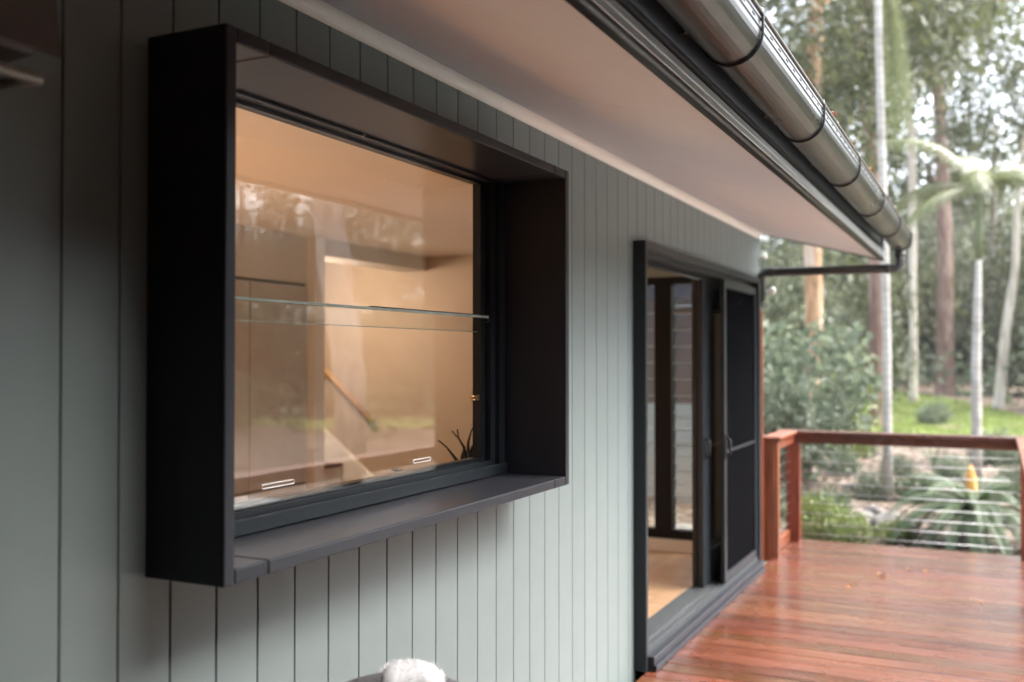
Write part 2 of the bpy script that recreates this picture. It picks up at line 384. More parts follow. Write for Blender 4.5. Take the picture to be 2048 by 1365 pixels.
# sill frame: tracks stepping down and out to the front
win.box(-1.81, -1.776, fy0 + .0005, fy1 - .0005, 1.1035, fz0, .002)
win.box(-1.7755, -1.756, fy0 + .0005, 3.423, 1.1035, 1.152, .002).box(-1.7555, -1.750, fy0 + .0005, 3.423, 1.1035, 1.160, .0015)
win.box(-1.7495, -1.738, fy0 + .0005, 3.461, 1.1035, 1.138, .002).box(-1.7375, -1.722, fy0 + .0005, yi, 1.1035, 1.144, .003)
win = win.build('servery_window', M['charcoal_frame'], house)
# hood panels: left and right cheeks, head and sill, each front edge a broad lip with corner joints
JL = .105; g2 = .0035
def hp(x0, x1, a, c, e, f, bev=.004): return bx('hood_panel', M['charcoal'], win, x0, x1, a, c, e, f, bev, 2)
xw = XW + .001
hp(xw - .10, XH, y0, y0 + T, z0, z1); hp(xw - .10, XH, y1 - T, y1, z0, z1)
for zz0, zz1 in ((z0, z0 + T), (z1 - T, z1)):
    hp(xw - .10, XH, y0 + T + .0005, y0 + JL + T, zz0, zz1); hp(xw - .10, XH, y1 - T - JL, y1 - T - .0005, zz0, zz1)
    hp(xw - .10, XH, y0 + T + JL + g2 * 2, y1 - T - JL - g2, zz0, zz1)
    for yy, gw in ((y0 + T + JL, g2 * 2), (y1 - T - JL - g2, g2)):
        bx('joint_seal', M['rubber'], win, xw - .10, XH - .002, yy, yy + gw, zz0 + .002, zz1 - .002)
# thin corner gusset trims inside the lip
for ys in (y0 + T, y1 - T):
    pass
# upper sash (inner) and lower sash (outer)
us = bx('upper_sash', M['glass'], win, -1.7960, -1.7900, fy0 - .01, fy1 + .01, 1.656, fz1 + .006)
ls = bx('lower_sash', M['glass'], win, -1.7680, -1.7620, fy0 - .01, 3.43, 1.156, 1.706)
bx('glass_edge', M['edge_glass'], us, -1.7962, -1.7898, fy0 - .009, fy1, 1.6528, 1.6556)
bx('meeting_rail', M['edge_glass'], ls, -1.7715, -1.7585, fy0 - .009, 3.42, 1.7065, 1.7150, .001)
bx('rail_end', M['dark_steel'], ls, -1.7750, -1.7545, 3.395, 3.430, 1.690, 1.706, .002)
bx('rail_cover', M['dark_steel'], ls, -1.7725, -1.7585, 2.62, 3.43, 1.7152, 1.7185)
def pull(ya, yb, z):
    pts = []
    for k in range(24):
        a = 2 * math.pi * k / 24; r = .0055
        yy = (yb - r if math.cos(a) > 0 else ya + r) + r * math.cos(a); pts.append((-1.7560, yy, z + r * math.sin(a)))
    pts.append(pts[0]); pts.append(pts[1])
    h = MB().tube(pts, .0026, 6, False).build('pull_handle', M['acrylic'], win)
    return h
pull(2.095, 2.230, 1.212); pull(2.860, 2.975, 1.2065)
b = MB().tube([(-1.764, 3.275, 1.409), (-1.764, 3.345, 1.409)], .0048, 8).tube([(-1.764, 3.285, 1.397), (-1.764, 3.345, 1.397)], .0044, 8)
b.build('sash_bolt', noise_mat('brass', (.45, .25, .10), (.6, .36, .16), 30, .3, metal=.9), win)
MB().tube([(-1.7365, 2.53, 2.236), (-1.728, 2.53, 2.236)], .006, 8).build('frame_screw', M['zinc'], win)

# --- sliding door: frame, glass panel behind, insect screen in front
dy0, dy1, dz0, dz1 = DOOR
xd = -1.632
door = MB()
door.box(-1.86, xd, dy0, dy0 + .034, -.076, dz1, .003).box(-1.86, xd + .0, dy1 - .05, dy1, -.076, dz1 - .0, .003)
door.box(-1.86, xd - .001, dy0 + .0345, dy1 - .0505, dz1 - .045, dz1 - .001, .003)
door.box(-1.86, -1.80, dy0 + .0345, dy1 - .0505, dz1 - .075, dz1 - .0455).box(-1.76, -1.745, dy0 + .0345, dy1 - .0505, dz1 - .075, dz1 - .0455).box(-1.70, -1.685, dy0 + .0345, dy1 - .0505, dz1 - .075, dz1 - .0455)
door = door.build('sliding_door', M['charcoal_frame'], house)
b = MB().box(-1.86, -1.645, dy0 + .0345, dy1 - .0505, -.03, .006)
for k in range(7): b.box(-1.845 + k * .019, -1.838 + k * .019, dy0 + .0345, dy1 - .0505, .006, .016)
b.box(-1.69, -1.680, dy0 + .0345, dy1 - .0505, .006, .022).box(-1.660, -1.645, dy0 + .0345, dy1 - .0505, .006, .020)
b.build('door_track', noise_mat('grey_track', (.09, .10, .105), (.13, .14, .145), 40, .35, metal=.5), door)
bx('sill_plate', M['charcoal'], door, -1.6445, -1.600, dy0 + .0345, dy1 - .0505, -.076, -.002, .003)
bx('sill_apron', M['charcoal'], door, -1.5995, -1.588, dy0 + .0345, dy1 - .0505, -.076, -.046, .002)
def sash(name, x0, x1, ya, yb, za, zb, st, mat_frame, rail_z=None, rail_h=.03):
    f = MB().box(x0, x1, ya, ya + st, za, zb, .002).box(x0, x1, yb - st, yb, za, zb, .002).box(x0 + .001, x1 - .001, ya + st - .001, yb - st + .001, za + .001, za + st * 1.1).box(x0 + .001, x1 - .001, ya + st - .001, yb - st + .001, zb - st, zb - .001)
    if rail_z: f.box(x0 + .004, x1 - .004, ya + st - .001, yb - st + .001, rail_z, rail_z + rail_h)
    return f.build(name, mat_frame, door)
p1 = sash('glass_panel', -1.790, -1.755, 6.535, 7.71, .022, 2.075, .19, M['charcoal_frame'])
bx('pane', M['glass'], p1, -1.776, -1.770, 6.724, 7.521, .23, 1.886)
p1b = sash('fixed_panel', -1.842, -1.808, 6.575, 7.712, .018, 2.075, .20, M['charcoal_frame'])
bx('pane', M['glass'], p1b, -1.829, -1.823, 6.774, 7.513, .235, 1.876)
p2 = sash('insect_screen', -1.678, -1.650, 6.70, 7.712, .024, 2.085, .055, M['charcoal_frame'], .90, .018)
bx('screen_mesh', M['mesh'], p2, -1.667, -1.664, 6.75, 7.66, .08, 2.035)
def dhandle(x, y, par):
    hz = .86
    b = MB().box(x, x + .008, y - .016, y + .016, hz, hz + .17, .003).tube([(x + .006, y, hz + .02), (x + .032, y, hz + .04), (x + .034, y, hz + .085), (x + .032, y, hz + .13), (x + .006, y, hz + .15)], .008, 8)
    h = b.build('door_handle', M['rubber'], par)
    for zz in (hz + .008, hz + .16): MB().tube([(x + .0075, y, zz), (x + .0105, y, zz)], .0045, 8).build('handle_screw', M['zinc'], h) if False else None
dhandle(-1.755, 6.58, p1); dhandle(-1.650, 6.727, p2)

# --- louvre window in the end wall
lw = MB(); ly = (7.745, 7.84)
lw.box(LOU[0], LOU[0] + .05, *ly, LOU[2], LOU[3]).box(LOU[1] - .05, LOU[1], *ly, LOU[2], LOU[3]).box(LOU[0] + .0505, LOU[1] - .0505, *ly, LOU[2], LOU[2] + .07).box(LOU[0] + .0505, LOU[1] - .0505, *ly, LOU[3] - .06, LOU[3])
lw.box(-2.475, -2.335, 7.735, 7.85, LOU[2] + .0705, LOU[3] - .0605)
lw = lw.build('louvre_window', noise_mat('dark_louvre_frame', (.006, .005, .005), (.008, .007, .0068), 30, .5, spec=.12), house)
z = LOU[2] + .14
while z < LOU[3] - .10:
    for (xa, xb_) in ((-2.61, -2.476), (-2.333, -2.031)):
        o = MB().extrude([(7.775, z - .062), (7.781, z - .064), (7.812, z + .064), (7.806, z + .066)], xa, xb_, 'x').build('louvre_blade', M['louvre_glass'], lw)
        MB().extrude([(7.7745, z - .0655), (7.7815, z - .0675), (7.7815, z - .0642), (7.7745, z - .0622)], xa, xb_, 'x').build('blade_edge', M['edge_glass'], o)
    z += .133
# --- inside of the house
b = MB().box(-1.86, -1.8605 + .0005, -1.6, -1.59, 0, .1)
b.bm.free()
bx('inner_floor', M['floorboard'], house, -7.6, -1.861, -1.6, 7.74, -.30, -.012)
for k in range(14):
    xx = -1.862 - .14 * (k + 1)
    o = MB().box(xx + .0006, xx + .1394, 4.2, 7.738, -.0115, .002).build('floorboard', M['floorboard'], house)
ZC = 2.457
bx('ceiling', M['ceiling'], house, -7.6, -1.861, -1.6, 7.738, ZC, ZC + .05)
bx('skirting', M['inner_white'], house, -7.6, -1.88, 7.715, 7.7395, .0025, .097)
b = MB().box(-7.7, -7.6, -1.6, 7.74, -.3, 2.6).box(-7.6, -1.87, -1.7, -1.6, -.3, 2.6)
b.box(-4.9, -4.62, -1.6, 3.2, 0, ZC).box(-4.9, -4.62, 3.2, 6.0, 2.10, ZC).box(-4.9, -4.62, 6.0, 6.02, 0, ZC)
b.build('inner_wall', M['inner_wall'], house)
M['tan_wall'] = noise_mat('tan_wall_paint', (.40, .315, .235), (.43, .34, .255), 3, .65)
bx('inner_end_lining', M['tan_wall'], house, -7.6, -2.70, 7.722, 7.7385, .0975, ZC - .001)
bx('wall_end', M['inner_white'], house, -4.92, -4.55, 6.0205, 6.14, .002, ZC - .002)
bx('stair_header', M['inner_wall'], house, -4.88, -4.60, 6.1405, 7.72, 2.33, ZC - .001)

# ================================================================== things inside
cab = empty('tall_cabinet', (-4.6, 4.6, 0), 'row of tall beige kitchen cabinets seen through the glass of the big window', 'cabinet')
bx('carcass', M['rubber'], cab, -5.15, -4.625, 3.2, 5.999, .0, 2.095)
for a, c in ((3.25, 3.95), (3.95, 4.65), (4.65, 5.362), (5.362, 5.985)):
    bx('door', M['cabinet'], cab, -4.622, -4.60, a + .005, c - .005, .632, 2.08, .002)
    bx('drawer', M['cabinet'], cab, -4.622, -4.60, a + .005, c - .005, .11, .620, .002)
stair = empty('staircase', (-5.4, 7.0, 0), 'inner staircase with dark treads rising behind the pale wall end, seen through the window', 'staircase')
for k in range(9):
    xx = -4.98 - .25 * k
    bx('riser', M['inner_white'], stair, xx - .02, xx, 6.15, 7.66, .19 * k + .003, .19 * (k + 1) - .03)
    bx('tread', M['tread'], stair, xx - .262, xx + .015, 6.15, 7.66, .19 * (k + 1) - .0295, .19 * (k + 1) - .001, .004)
MB().extrude([(-4.90, .003), (-4.90, .22), (-7.4, 2.12), (-7.4, 1.85), (-4.96, .003)], 7.66, 7.7)
so = MB().extrude([(-4.88, .003), (-4.90, .26), (-7.3, 2.09), (-7.3, 1.75), (-5.0, .003)], 7.675, 7.7195, axis='y').build('stringer', M['inner_white'], stair)
hr = empty('stair_handrail', (-5.3, 7.65, 1.1), 'sloping timber handrail fixed to the wall beside the inner staircase', 'handrail')
MB().tube([(-6.9, 7.66, 2.49 - .05), (-5.597, 7.66, 1.363), (-5.135, 7.66, .955)], .024, 10).build('rail', M['handrail_wood'], hr)
for xx, zz in ((-5.20, .985), (-6.2, 1.86)):
    MB().tube([(xx, 7.66, zz), (xx, 7.69, zz - .06), (xx, 7.721, zz - .06)], .008, 6).build('bracket', M['dark_steel'], hr)
# bench behind the window with two pot plants
bench = empty('kitchen_bench', (-2.3, 3, 0), 'grey stone kitchen bench standing inside just below the big window', 'bench')
bx('benchtop', M['bench'], bench, -2.52, -1.865, 1.2, 4.4, .90, .94, .003); bx('carcass', M['cabinet'], bench, -2.48, -1.87, 1.22, 4.38, .002, .8995)
def potplant(x, y, kind, label):
    p = empty('pot_plant', (x, y, .94), label, 'plant', 'pot plants inside the window')
    MB().tube([(x, y, .941), (x, y, 1.045)], [.045, .06], 16).build('pot', M['terracotta'], p)
    if kind == 0:
        for a, l, bend in ((30, .21, .3), (80, .24, .2), (140, .2, .5), (200, .17, .6), (280, .22, .35), (330, .19, .5)):
            pts = []; r = []
            for k in range(7):
                t = k / 6; pts.append((x + math.cos(R(a)) * l * bend * t * t * 1.2 + .012 * math.sin(9 * t + a), y + math.sin(R(a)) * l * bend * t * t * 1.2 + .01 * math.sin(11 * t), 1.04 + l * t)); r.append(.011 * (1 - t * .75) * (1 + .25 * math.sin(14 * t)))
            MB().tube(pts, r, 5).build('leaf', M['leaf_dark'], p)
    else:
        for k in range(14):
            a = random.uniform(0, 360); rr = random.uniform(.02, .09); zz = 1.07 + random.uniform(0, .075) - rr * .2
            c = Vector((x + rr * math.cos(R(a)), y + rr * math.sin(R(a)), zz)); bm = bmesh.new()
            bmesh.ops.create_uvsphere(bm, u_segments=8, v_segments=5, radius=.03)
            for v in bm.verts: v.co = Vector((v.co.x, v.co.y * .8, v.co.z * .12 + .25 * v.co.x ** 2 * 8))
            bm.transform(Matrix.Translation(c) @ Matrix.Rotation(R(a), 4, 'Z') @ Matrix.Rotation(R(random.uniform(-30, 50)), 4, 'Y'))
            me = bpy.data.meshes.new('leaf'); bm.to_mesh(me); bm.free(); link('leaf', me, M['leaf_dark'], p)
potplant(-1.99, 3.66, 0, 'dark strappy pot plant inside the window, in its lower corner next to the black jamb')
potplant(-1.99, 3.18, 1, 'low round leaved pot plant inside the window, just showing above the bottom frame')
def ceiling_lamp(x, y, e, lab):
    l = empty('ceiling_lamp', (x, y, ZC), lab, 'lamp', 'ceiling lamps indoors')
    m, t, bs = newmat('warm_diffuser'); bs.inputs['Emission Color'].default_value = (1, .62, .34, 1); bs.inputs['Emission Strength'].default_value = 3
    MB().tube([(x, y, ZC - .002), (x, y, ZC - .03)], .17, 24).build('base', M['inner_white'], l)
    MB().tube([(x, y, ZC - .0305), (x, y, ZC - .06)], [.16, .13], 24).build('diffuser', m, l)
    ld = bpy.data.lights.new('lamp_light', 'POINT'); ld.energy = e; ld.color = (1, .75, .56); ld.shadow_soft_size = .12
    ld.shadow_soft_size = .16; lo = bpy.data.objects.new('lamp_light', ld); COL.objects.link(lo); lo.parent = l; lo.location = (0, 0, -.24)
def downlight(x, y, e, lab, ang=125):
    l = empty('downlight', (x, y, ZC), lab, 'lamp', 'warm downlights indoors')
    MB().tube([(x, y, ZC - .0005), (x, y, ZC - .008)], [.055, .05], 20).build('trim_ring', M['inner_white'], l)
    ld = bpy.data.lights.new('lamp_light', 'SPOT'); ld.energy = e; ld.color = (1, .73, .53); ld.shadow_soft_size = .05; ld.spot_size = R(ang); ld.spot_blend = .9
    lo = bpy.data.objects.new('lamp_light', ld); COL.objects.link(lo); lo.parent = l; lo.location = (0, 0, -.03)
downlight(-3.9, 2.2, 250, 'warm downlight in the ceiling just behind the big window'); downlight(-2.35, 6.3, 14, 'warm downlight in the ceiling behind the sliding door', 70)
ceiling_lamp(-5.25, 6.5, 11, 'round opal ceiling lamp above the inner staircase')

# ================================================================== deck and railing, sizes and positions scaled up about the camera
ZD = -.078                 # top of the deck, a step below the inner floor
deck = MB().box(-1.66, .31, -1.6, 9.03, -.42, ZD - .047).build('deck', noise_mat('deck_joist', (.03, .022, .018), (.045, .035, .03), 12, .8), None)
tag(deck, kind='structure')
DP = .143; y = 9.19
XR = .315; SC = []
while y > -1.4:
    far = y - DP > 8.10
    x0 = -1.74 if far else -1.641
    m_ = MB().box(x0, XR, 0, DP - .0062, -.022, 0, .0032, 1).build('deck_board', M['merbau'], None)
    m_.parent = deck; dz = random.uniform(-.0008, .0008); m_.location = (0, y - DP + .0031, ZD + dz)
    for xx in (-1.57, -1.15, -.70, -.25, .20):
        for yy in (.03, DP - .036): SC.append((xx + random.uniform(-.004, .004), y - DP + yy, ZD + dz))
    y -= DP
b = MB()
for q in SC: b.tube([(q[0], q[1], q[2] - .003), (q[0], q[1], q[2] + .0006)], .0038, 6)
tag(b.build('deck_screw', M['dark_steel'], deck), kind='stuff')
rail = empty('deck_railing', (-.6, 9.1, 0), 'dark red timber railing with thin steel cables around the deck edge', 'railing')
def post(x0, x1, ya, yb, zt): return bx('post', M['merbau_z'], rail, x0, x1, ya, yb, -.35, zt, .004)
RY = 9.093; ZB0, ZB1, ZT = .793, .871, .903
post(-1.680, -1.565, RY - .042, RY + .053, ZB0)                        # far corner post
for yy in (9.093, 7.25, 5.36, 3.47, 1.58): post(.178, .273, yy - .042, yy + .053, ZB0)
MB().box(-1.706, -1.612, 8.19, 8.295, -.10, .877, .004).box(-1.6115, -1.588, 8.20, 8.285, -.10, .877, .003).build('end_post', M['merbau_z'], rail)
bx('post_cap', M['merbau_z'], rail, -1.727, -1.559, 8.174, 8.311, .878, .907, .004)
bx('rail_beam', M['merbau'], rail, -1.743, .273, RY - .037, RY + .047, ZB0 + .0005, ZB1, .004)
bx('top_rail', M['merbau'], rail, -1.764, .305, RY - .068, RY + .079, ZB1 + .0005, ZT, .005)
bx('rail_beam', M['merbau_y'], rail, -1.69, -1.607, 8.312, RY - .039, ZB0 + .0005, ZB1, .004)
bx('top_rail', M['merbau_y'], rail, -1.727, -1.58, 8.316, RY - .070, ZB1 + .0005, ZT - .001, .005)
bx('rail_beam', M['merbau_y'], rail, .184, .268, -1.2, RY - .039, ZB0 + .0005, ZB1, .004)
bx('top_rail', M['merbau_y'], rail, .147, .305, -1.2, RY - .070, ZB1 + .0005, ZT, .005)
bx('rail_beam', M['merbau_y'], rail, -1.688, -1.640, 8.296, RY - .043, ZD + .004, ZD + .10, .004)
for k in range(9):
    zz = -.005 + .0908 * k
    MB().tube([(-1.565, RY, zz), (-.69, RY, zz - .004), (.180, RY, zz)], .0030, 6).build('cable', M['cable'], rail)
    MB().tube([(.226, RY - .042, zz), (.226, 1.58, zz)], .0024, 6).build('cable', M['cable'], rail)
    MB().tube([(-1.648, 8.295, zz), (-1.648, RY - .042, zz)], .0024, 6).build('cable', M['cable'], rail)

# ================================================================== unseen cover added behind and above the viewer to darken the near wall
patio = empty('added_patio_roof', (1.5, -1, 2.5), 'dark flat unseen patio roof added to shade the near end of the house wall', 'roof')
bx('roof_sheet', M['dark_steel'], patio, -.50, 4.2, -3.6, 1.55, 2.52, 2.56)
bx('edge_beam', M['dark_steel'], patio, -.48, 4.2, 1.5005, 1.5495, 2.24, 2.519)
for k in range(6): bx('rafter', M['merbau_y'], patio, -.45 + .9 * k, -.40 + .9 * k, -3.55, 1.50, 2.37, 2.519)
for xx, yy in ((4.1, 1.4), (4.1, -3.4)): bx('post', M['merbau_z'], patio, xx - .06, xx + .06, yy - .06, yy + .06, -.8, 2.369)
screen = empty('shading_screen', (1.0, 0, 0), 'dark unseen board screen added beside the deck to block light from the near wall', 'screen')  # out-of-view boards added to keep side light off the near wall
for k in range(31): bx('board', M['dark_steel'], screen, 1.00, 1.02, -1.6 + .19 * k, -1.415 + .19 * k, -.30, 3.1)
for zz in (.4, 1.6): bx('screen_rail', M['dark_steel'], screen, 1.0205, 1.06, -1.6, 4.28, zz, zz + .09)
wing = empty('shading_wing', (1, -2.2, 0), 'dark unseen board wall added to block light at the near end of the deck', 'house')  # added to stop light coming from behind the viewer
for k in range(40): bx('cladding_board', M['dark_steel'], wing, -1.85 + .15 * k, -1.704 + .15 * k, -1.68, -1.66, -.3, 2.515)
bx('wall', M['rubber'], wing, -1.85, 4.15, -1.80, -1.6805, -.3, 2.515)

# ================================================================== things on and against the house
ht = empty('outdoor_heater', (XW, .8, 2.1), 'bronze hooded strip heater fixed high on the dark end of the green wall', 'heater')
MB().extrude([(-1.66, 2.105), (-1.50, 2.095), (-1.505, 2.085), (-1.67, 2.07), (-1.68, 2.25), (-1.66, 2.30), (-1.60, 2.30)], .35, 1.19).build('hood', M['heater'], ht)
MB().extrude([(.30, 2.095), (1.243, 2.095), (1.215, 2.30), (.33, 2.30)], -1.5035, -1.496, axis='x').build('front_plate', M['heater'], ht)
MB().tube([(-1.50, .35, 2.043), (-1.50, 1.20, 2.043)], .010, 8).tube([(-1.50, 1.20, 2.043), (-1.66, 1.20, 2.05)], .009, 8).tube([(-1.66, 1.20, 2.05), (-1.66, 1.19, 2.12)], .009, 8).build('guard_rail', M['zinc'], ht)
MB().tube([(-1.58, .38, 2.068), (-1.58, 1.16, 2.068)], .012, 10).build('heating_tube', M['dark_steel'], ht)
bx('wall_bracket', M['dark_steel'], ht, XW, -1.675, .7, .9, 2.12, 2.26, .003)
for k, (x, z, lab) in enumerate(((-1.655, 2.352, 'small white eyeball lamp on the house corner, above the downpipe'), (-1.590, 2.083, 'small white eyeball lamp on the house corner, below the bend of the downpipe'))):
    e = empty('corner_lamp', (x, 8.07, z), lab, 'lamp', 'small lamps at the house corner')
    bm = bmesh.new(); bmesh.ops.create_uvsphere(bm, u_segments=16, v_segments=10, radius=.026 if k else .018)
    for v in bm.verts: v.co.z *= 1.15
    bm.transform(Matrix.Translation((x, 8.03 if k else 8.05, z)))
    me = bpy.data.meshes.new('globe'); bm.to_mesh(me); bm.free()
    for f in me.polygons: f.use_smooth = True
    link('globe', me, M['white_plastic'], e)
    MB().tube([(x - .05, 8.055, z), (x, 8.04, z)], .012, 8).build('arm', M['white_plastic'], e)

# chair by the wall with a fleece: built round its own origin, then put in place
ch = empty('lounge_chair', (0, 0, 0), 'charcoal fabric chair by the wall, only its rounded back top in view', 'chair')
def arch(x): return .930 - 1.3 * x * x - 14 * x ** 4
bm = bmesh.new(); G = []
for i in range(25):
    x = -.235 + .47 * i / 24; row = []
    for y_, dz in ((-.05, -.045), (-.035, -.012), (0, 0), (.035, -.012), (.05, -.045)): row.append(bm.verts.new((x, y_, arch(x) + dz)))
    row.append(bm.verts.new((x * .95, .05, .36))); row.insert(0, bm.verts.new((x * .95, -.05, .36))); G.append(row)
for a, b_ in zip(G, G[1:]):
    for k in range(6): bm.faces.new((a[k], a[k + 1], b_[k + 1], b_[k])).smooth = True
    bm.faces.new((a[6], a[0], b_[0], b_[6]))
for r_ in (G[0], G[-1]): bm.faces.new(r_)
bmesh.ops.recalc_face_normals(bm, faces=bm.faces[:])
me = bpy.data.meshes.new('backrest'); bm.to_mesh(me); bm.free(); link('backrest', me, M['fabric'], ch)
bx('seat', M['fabric'], ch, -.235, .235, .051, .50, .34, .44, .04, 4)
for xx in (-.2, .2):
    for yy in (-.02, .44): MB().tube([(xx, yy, .002), (xx, yy, .345)], [.013, .018], 8).build('leg', M['handrail_wood'], ch)
CH_P = (-1.219, 1.91, ZD); CH_R = R(37)
ch.location = CH_P; ch.rotation_euler = (0, 0, CH_R)
bm = bmesh.new(); nu, nv = 22, 36; grid = []
for i in range(nu + 1):
    row = []
    for j in range(nv + 1):
        x = -.035 + .15 * i / nu; s_ = j / nv
        top = arch(min(x, .07)) + .016
        if s_ < .35: y_, z = -.068, top - .03 - (.35 - s_) * .7
        elif s_ < .65: a = (s_ - .35) / .3 * math.pi; y_, z = -.068 * math.cos(a), top - .03 + .03 * math.sin(a)
        else: y_, z = .068, top - .03 - (s_ - .65) * .7
        e = min(i, nu - i) / nu; z -= .03 * (max(0, .25 - e) / .25) ** 2 if .3 < s_ < .7 else 0
        row.append(bm.verts.new((x + random.gauss(0, .0015), y_ + random.gauss(0, .002), z + .004 * math.sin(60 * x + 9 * s_) + random.gauss(0, .0015))))
    grid.append(row)
for i in range(nu):
    for j in range(nv): bm.faces.new((grid[i][j], grid[i + 1][j], grid[i + 1][j + 1], grid[i][j + 1])).smooth = True
bmesh.ops.solidify(bm, geom=bm.faces[:], thickness=.01)
me = bpy.data.meshes.new('fleece_throw'); bm.to_mesh(me); bm.free()
th = tag(link('fleece_throw', me, M['fleece']), 'white woolly fleece thrown over the back of the charcoal chair', 'throw')
V = []
for _ in range(420):
    x = rng.uniform(-.04, .118); a = rng.uniform(0, math.pi); p = np.array([x, -.068 * math.cos(a), arch(min(x, .07)) - .014 + .03 * math.sin(a) - .03 * max(0, .25 - min(x + .035, .115 - x) / .15) ** 2 / .0625])
    d = np.array([rng.normal(0, .5), rng.normal(0, .4) - math.cos(a), .5 + abs(rng.normal(0, .6))]); d /= np.linalg.norm(d); d *= rng.uniform(.004, .009)
    q = np.cross(rng.normal(0, 1, 3), d); q *= .0009 / np.linalg.norm(q); V.append([p - q, p + q, p + d + q * .3, p + d - q * .3])
wt = link('wool_tuft', quads_mesh('wool_tuft', np.array(V)), M['fleece'], th); wt['kind'] = 'stuff'
th.location = CH_P; th.rotation_euler = (0, 0, CH_R)

# ================================================================== garden
def px_dir(x, y):
    s, c = math.sin(R(YAW)), math.cos(R(YAW)); sp, cp = math.sin(R(PITCH)), math.cos(R(PITCH))
    Rv = Vector((c, s, 0)); F = Vector((-s * cp, c * cp, sp)); U = Rv.cross(F)
    return F + Rv * ((x - 1024) / 1991) - U * ((y - 682.5) / 1991)
def spot(x, y, d): return Vector((0, 0, EYE)) + px_dir(x, y) * d     # the place at distance d along the camera ray through that image pixel
def gz(x, y):
    """height of the garden"""
    h = -.42 + .0150 * (y - 11) - .021 * (x + 3)
    h += .05 * math.sin(x * .9 + 1) * math.sin(y * .7) + .03 * math.sin(x * 2.3 + y * 1.9)
    far = max(0, math.hypot(x, y - 5) - 42); h = max(-1.1, min(h, .7)) + far * .055
    return h
def ground_sheet(name, xs, ys, mat, lift=0.0, keep=None):
    bm = bmesh.new(); g = {}
    for i, x in enumerate(xs):
        for j, y in enumerate(ys): g[i, j] = bm.verts.new((x, y, gz(x, y) + lift))
    for i in range(len(xs) - 1):
        for j in range(len(ys) - 1):
            if keep is None or keep((xs[i] + xs[i + 1]) / 2, (ys[j] + ys[j + 1]) / 2):
                bm.faces.new((g[i, j], g[i + 1, j], g[i + 1, j + 1], g[i, j + 1])).smooth = True
    for v in [v for v in bm.verts if not v.link_faces]: bm.verts.remove(v)
    me = bpy.data.meshes.new(name); bm.to_mesh(me); bm.free()
    return tag(link(name, me, mat), kind='structure')
def mulch_mat():
    m, t, b = newmat('bark_mulch'); tc = N(t, 'ShaderNodeTexCoord')
    v = N(t, 'ShaderNodeTexVoronoi'); v.inputs['Scale'].default_value = 14; t.links.new(tc.outputs['Object'], v.inputs['Vector'])
    rp = ramp(t, v.outputs['Color'], [(0, (.05, .037, .027)), (.35, (.14, .105, .08)), (.65, (.25, .20, .155)), (1, (.42, .36, .30))])
    n = N(t, 'ShaderNodeTexNoise'); n.inputs['Scale'].default_value = .6; n.inputs['Detail'].default_value = 5; t.links.new(tc.outputs['Object'], n.inputs['Vector'])
    r2 = ramp(t, n.outputs['Fac'], [(.4, (.42, .40, .36)), (.62, (.80, .72, .66))])
    mx = N(t, 'ShaderNodeMix'); mx.data_type = 'RGBA'; mx.blend_type = 'MULTIPLY'; mx.inputs[0].default_value = 1
    t.links.new(rp.outputs[0], mx.inputs[6]); t.links.new(r2.outputs[0], mx.inputs[7]); t.links.new(mx.outputs[2], b.inputs['Base Color'])
    b.inputs['Roughness'].default_value = .95
    bp = N(t, 'ShaderNodeBump'); bp.inputs['Strength'].default_value = .8; bp.inputs['Distance'].default_value = .03; t.links.new(v.outputs['Distance'], bp.inputs['Height']); t.links.new(bp.outputs[0], b.inputs['Normal'])
    return m
M['mulch'] = mulch_mat()
M['lawn'] = noise_mat('mown_lawn', (.13, .17, .048), (.20, .245, .08), 1.3, .9, bump=.5, detail=9, spec=.1)
M['grass'] = leaf_mat('grass_blade', (.13, .175, .045), (.185, .235, .07), (.24, .285, .11), .5)
M['chips'] = leaf_mat('leaf_litter', (.04, .030, .020), (.14, .105, .08), (.33, .28, .23), .1)
xs = sorted(set([-300, -200, -120, -80, -60] + [-50 + 1.5 * k for k in range(70)] + [58, 62, 70, 90, 130, 200, 300])); ys = sorted(set([-300, -150, -80, -40, -20, -10] + [-6 + 1.2 * k for k in range(56)] + [64, 70, 80, 100, 130, 200, 320]))
ground_sheet('ground', xs, ys, M['mulch'])
LFX = [-9, -6.1, -4.8, -3.5, -1.5, .13, .74, 3, 40]; LFY = [49, 47.2, 46.2, 43.6, 39.4, 35.3, 32.4, 29, 27]
def lawn_back(x): return float(np.interp(x, LFX, LFY))
def lawn_in(x, y):
    # a tongue of lawn running across the slope, nearer on the right
    lo = 24.3 + .5 * math.sin(x * .8)
    return x > -3.4 - (y - 24.3) * .125 + .25 * math.sin(y) and x < 40 and lo < y < lawn_back(x)
tag(bx('bounce_paving', noise_mat('pale_bounce_paving', (.44, .43, .41), (.54, .53, .51), 5, .85, bump=.2), None, .75, 6.8, 1.6, 11.6, -.75, -.52), kind='structure')  # pale paving added out of view to bounce light up to the soffit
ground_sheet('lawn', [-9 + .5 * k for k in range(98)], [18 + .5 * k for k in range(60)], M['lawn'], .02, lawn_in)
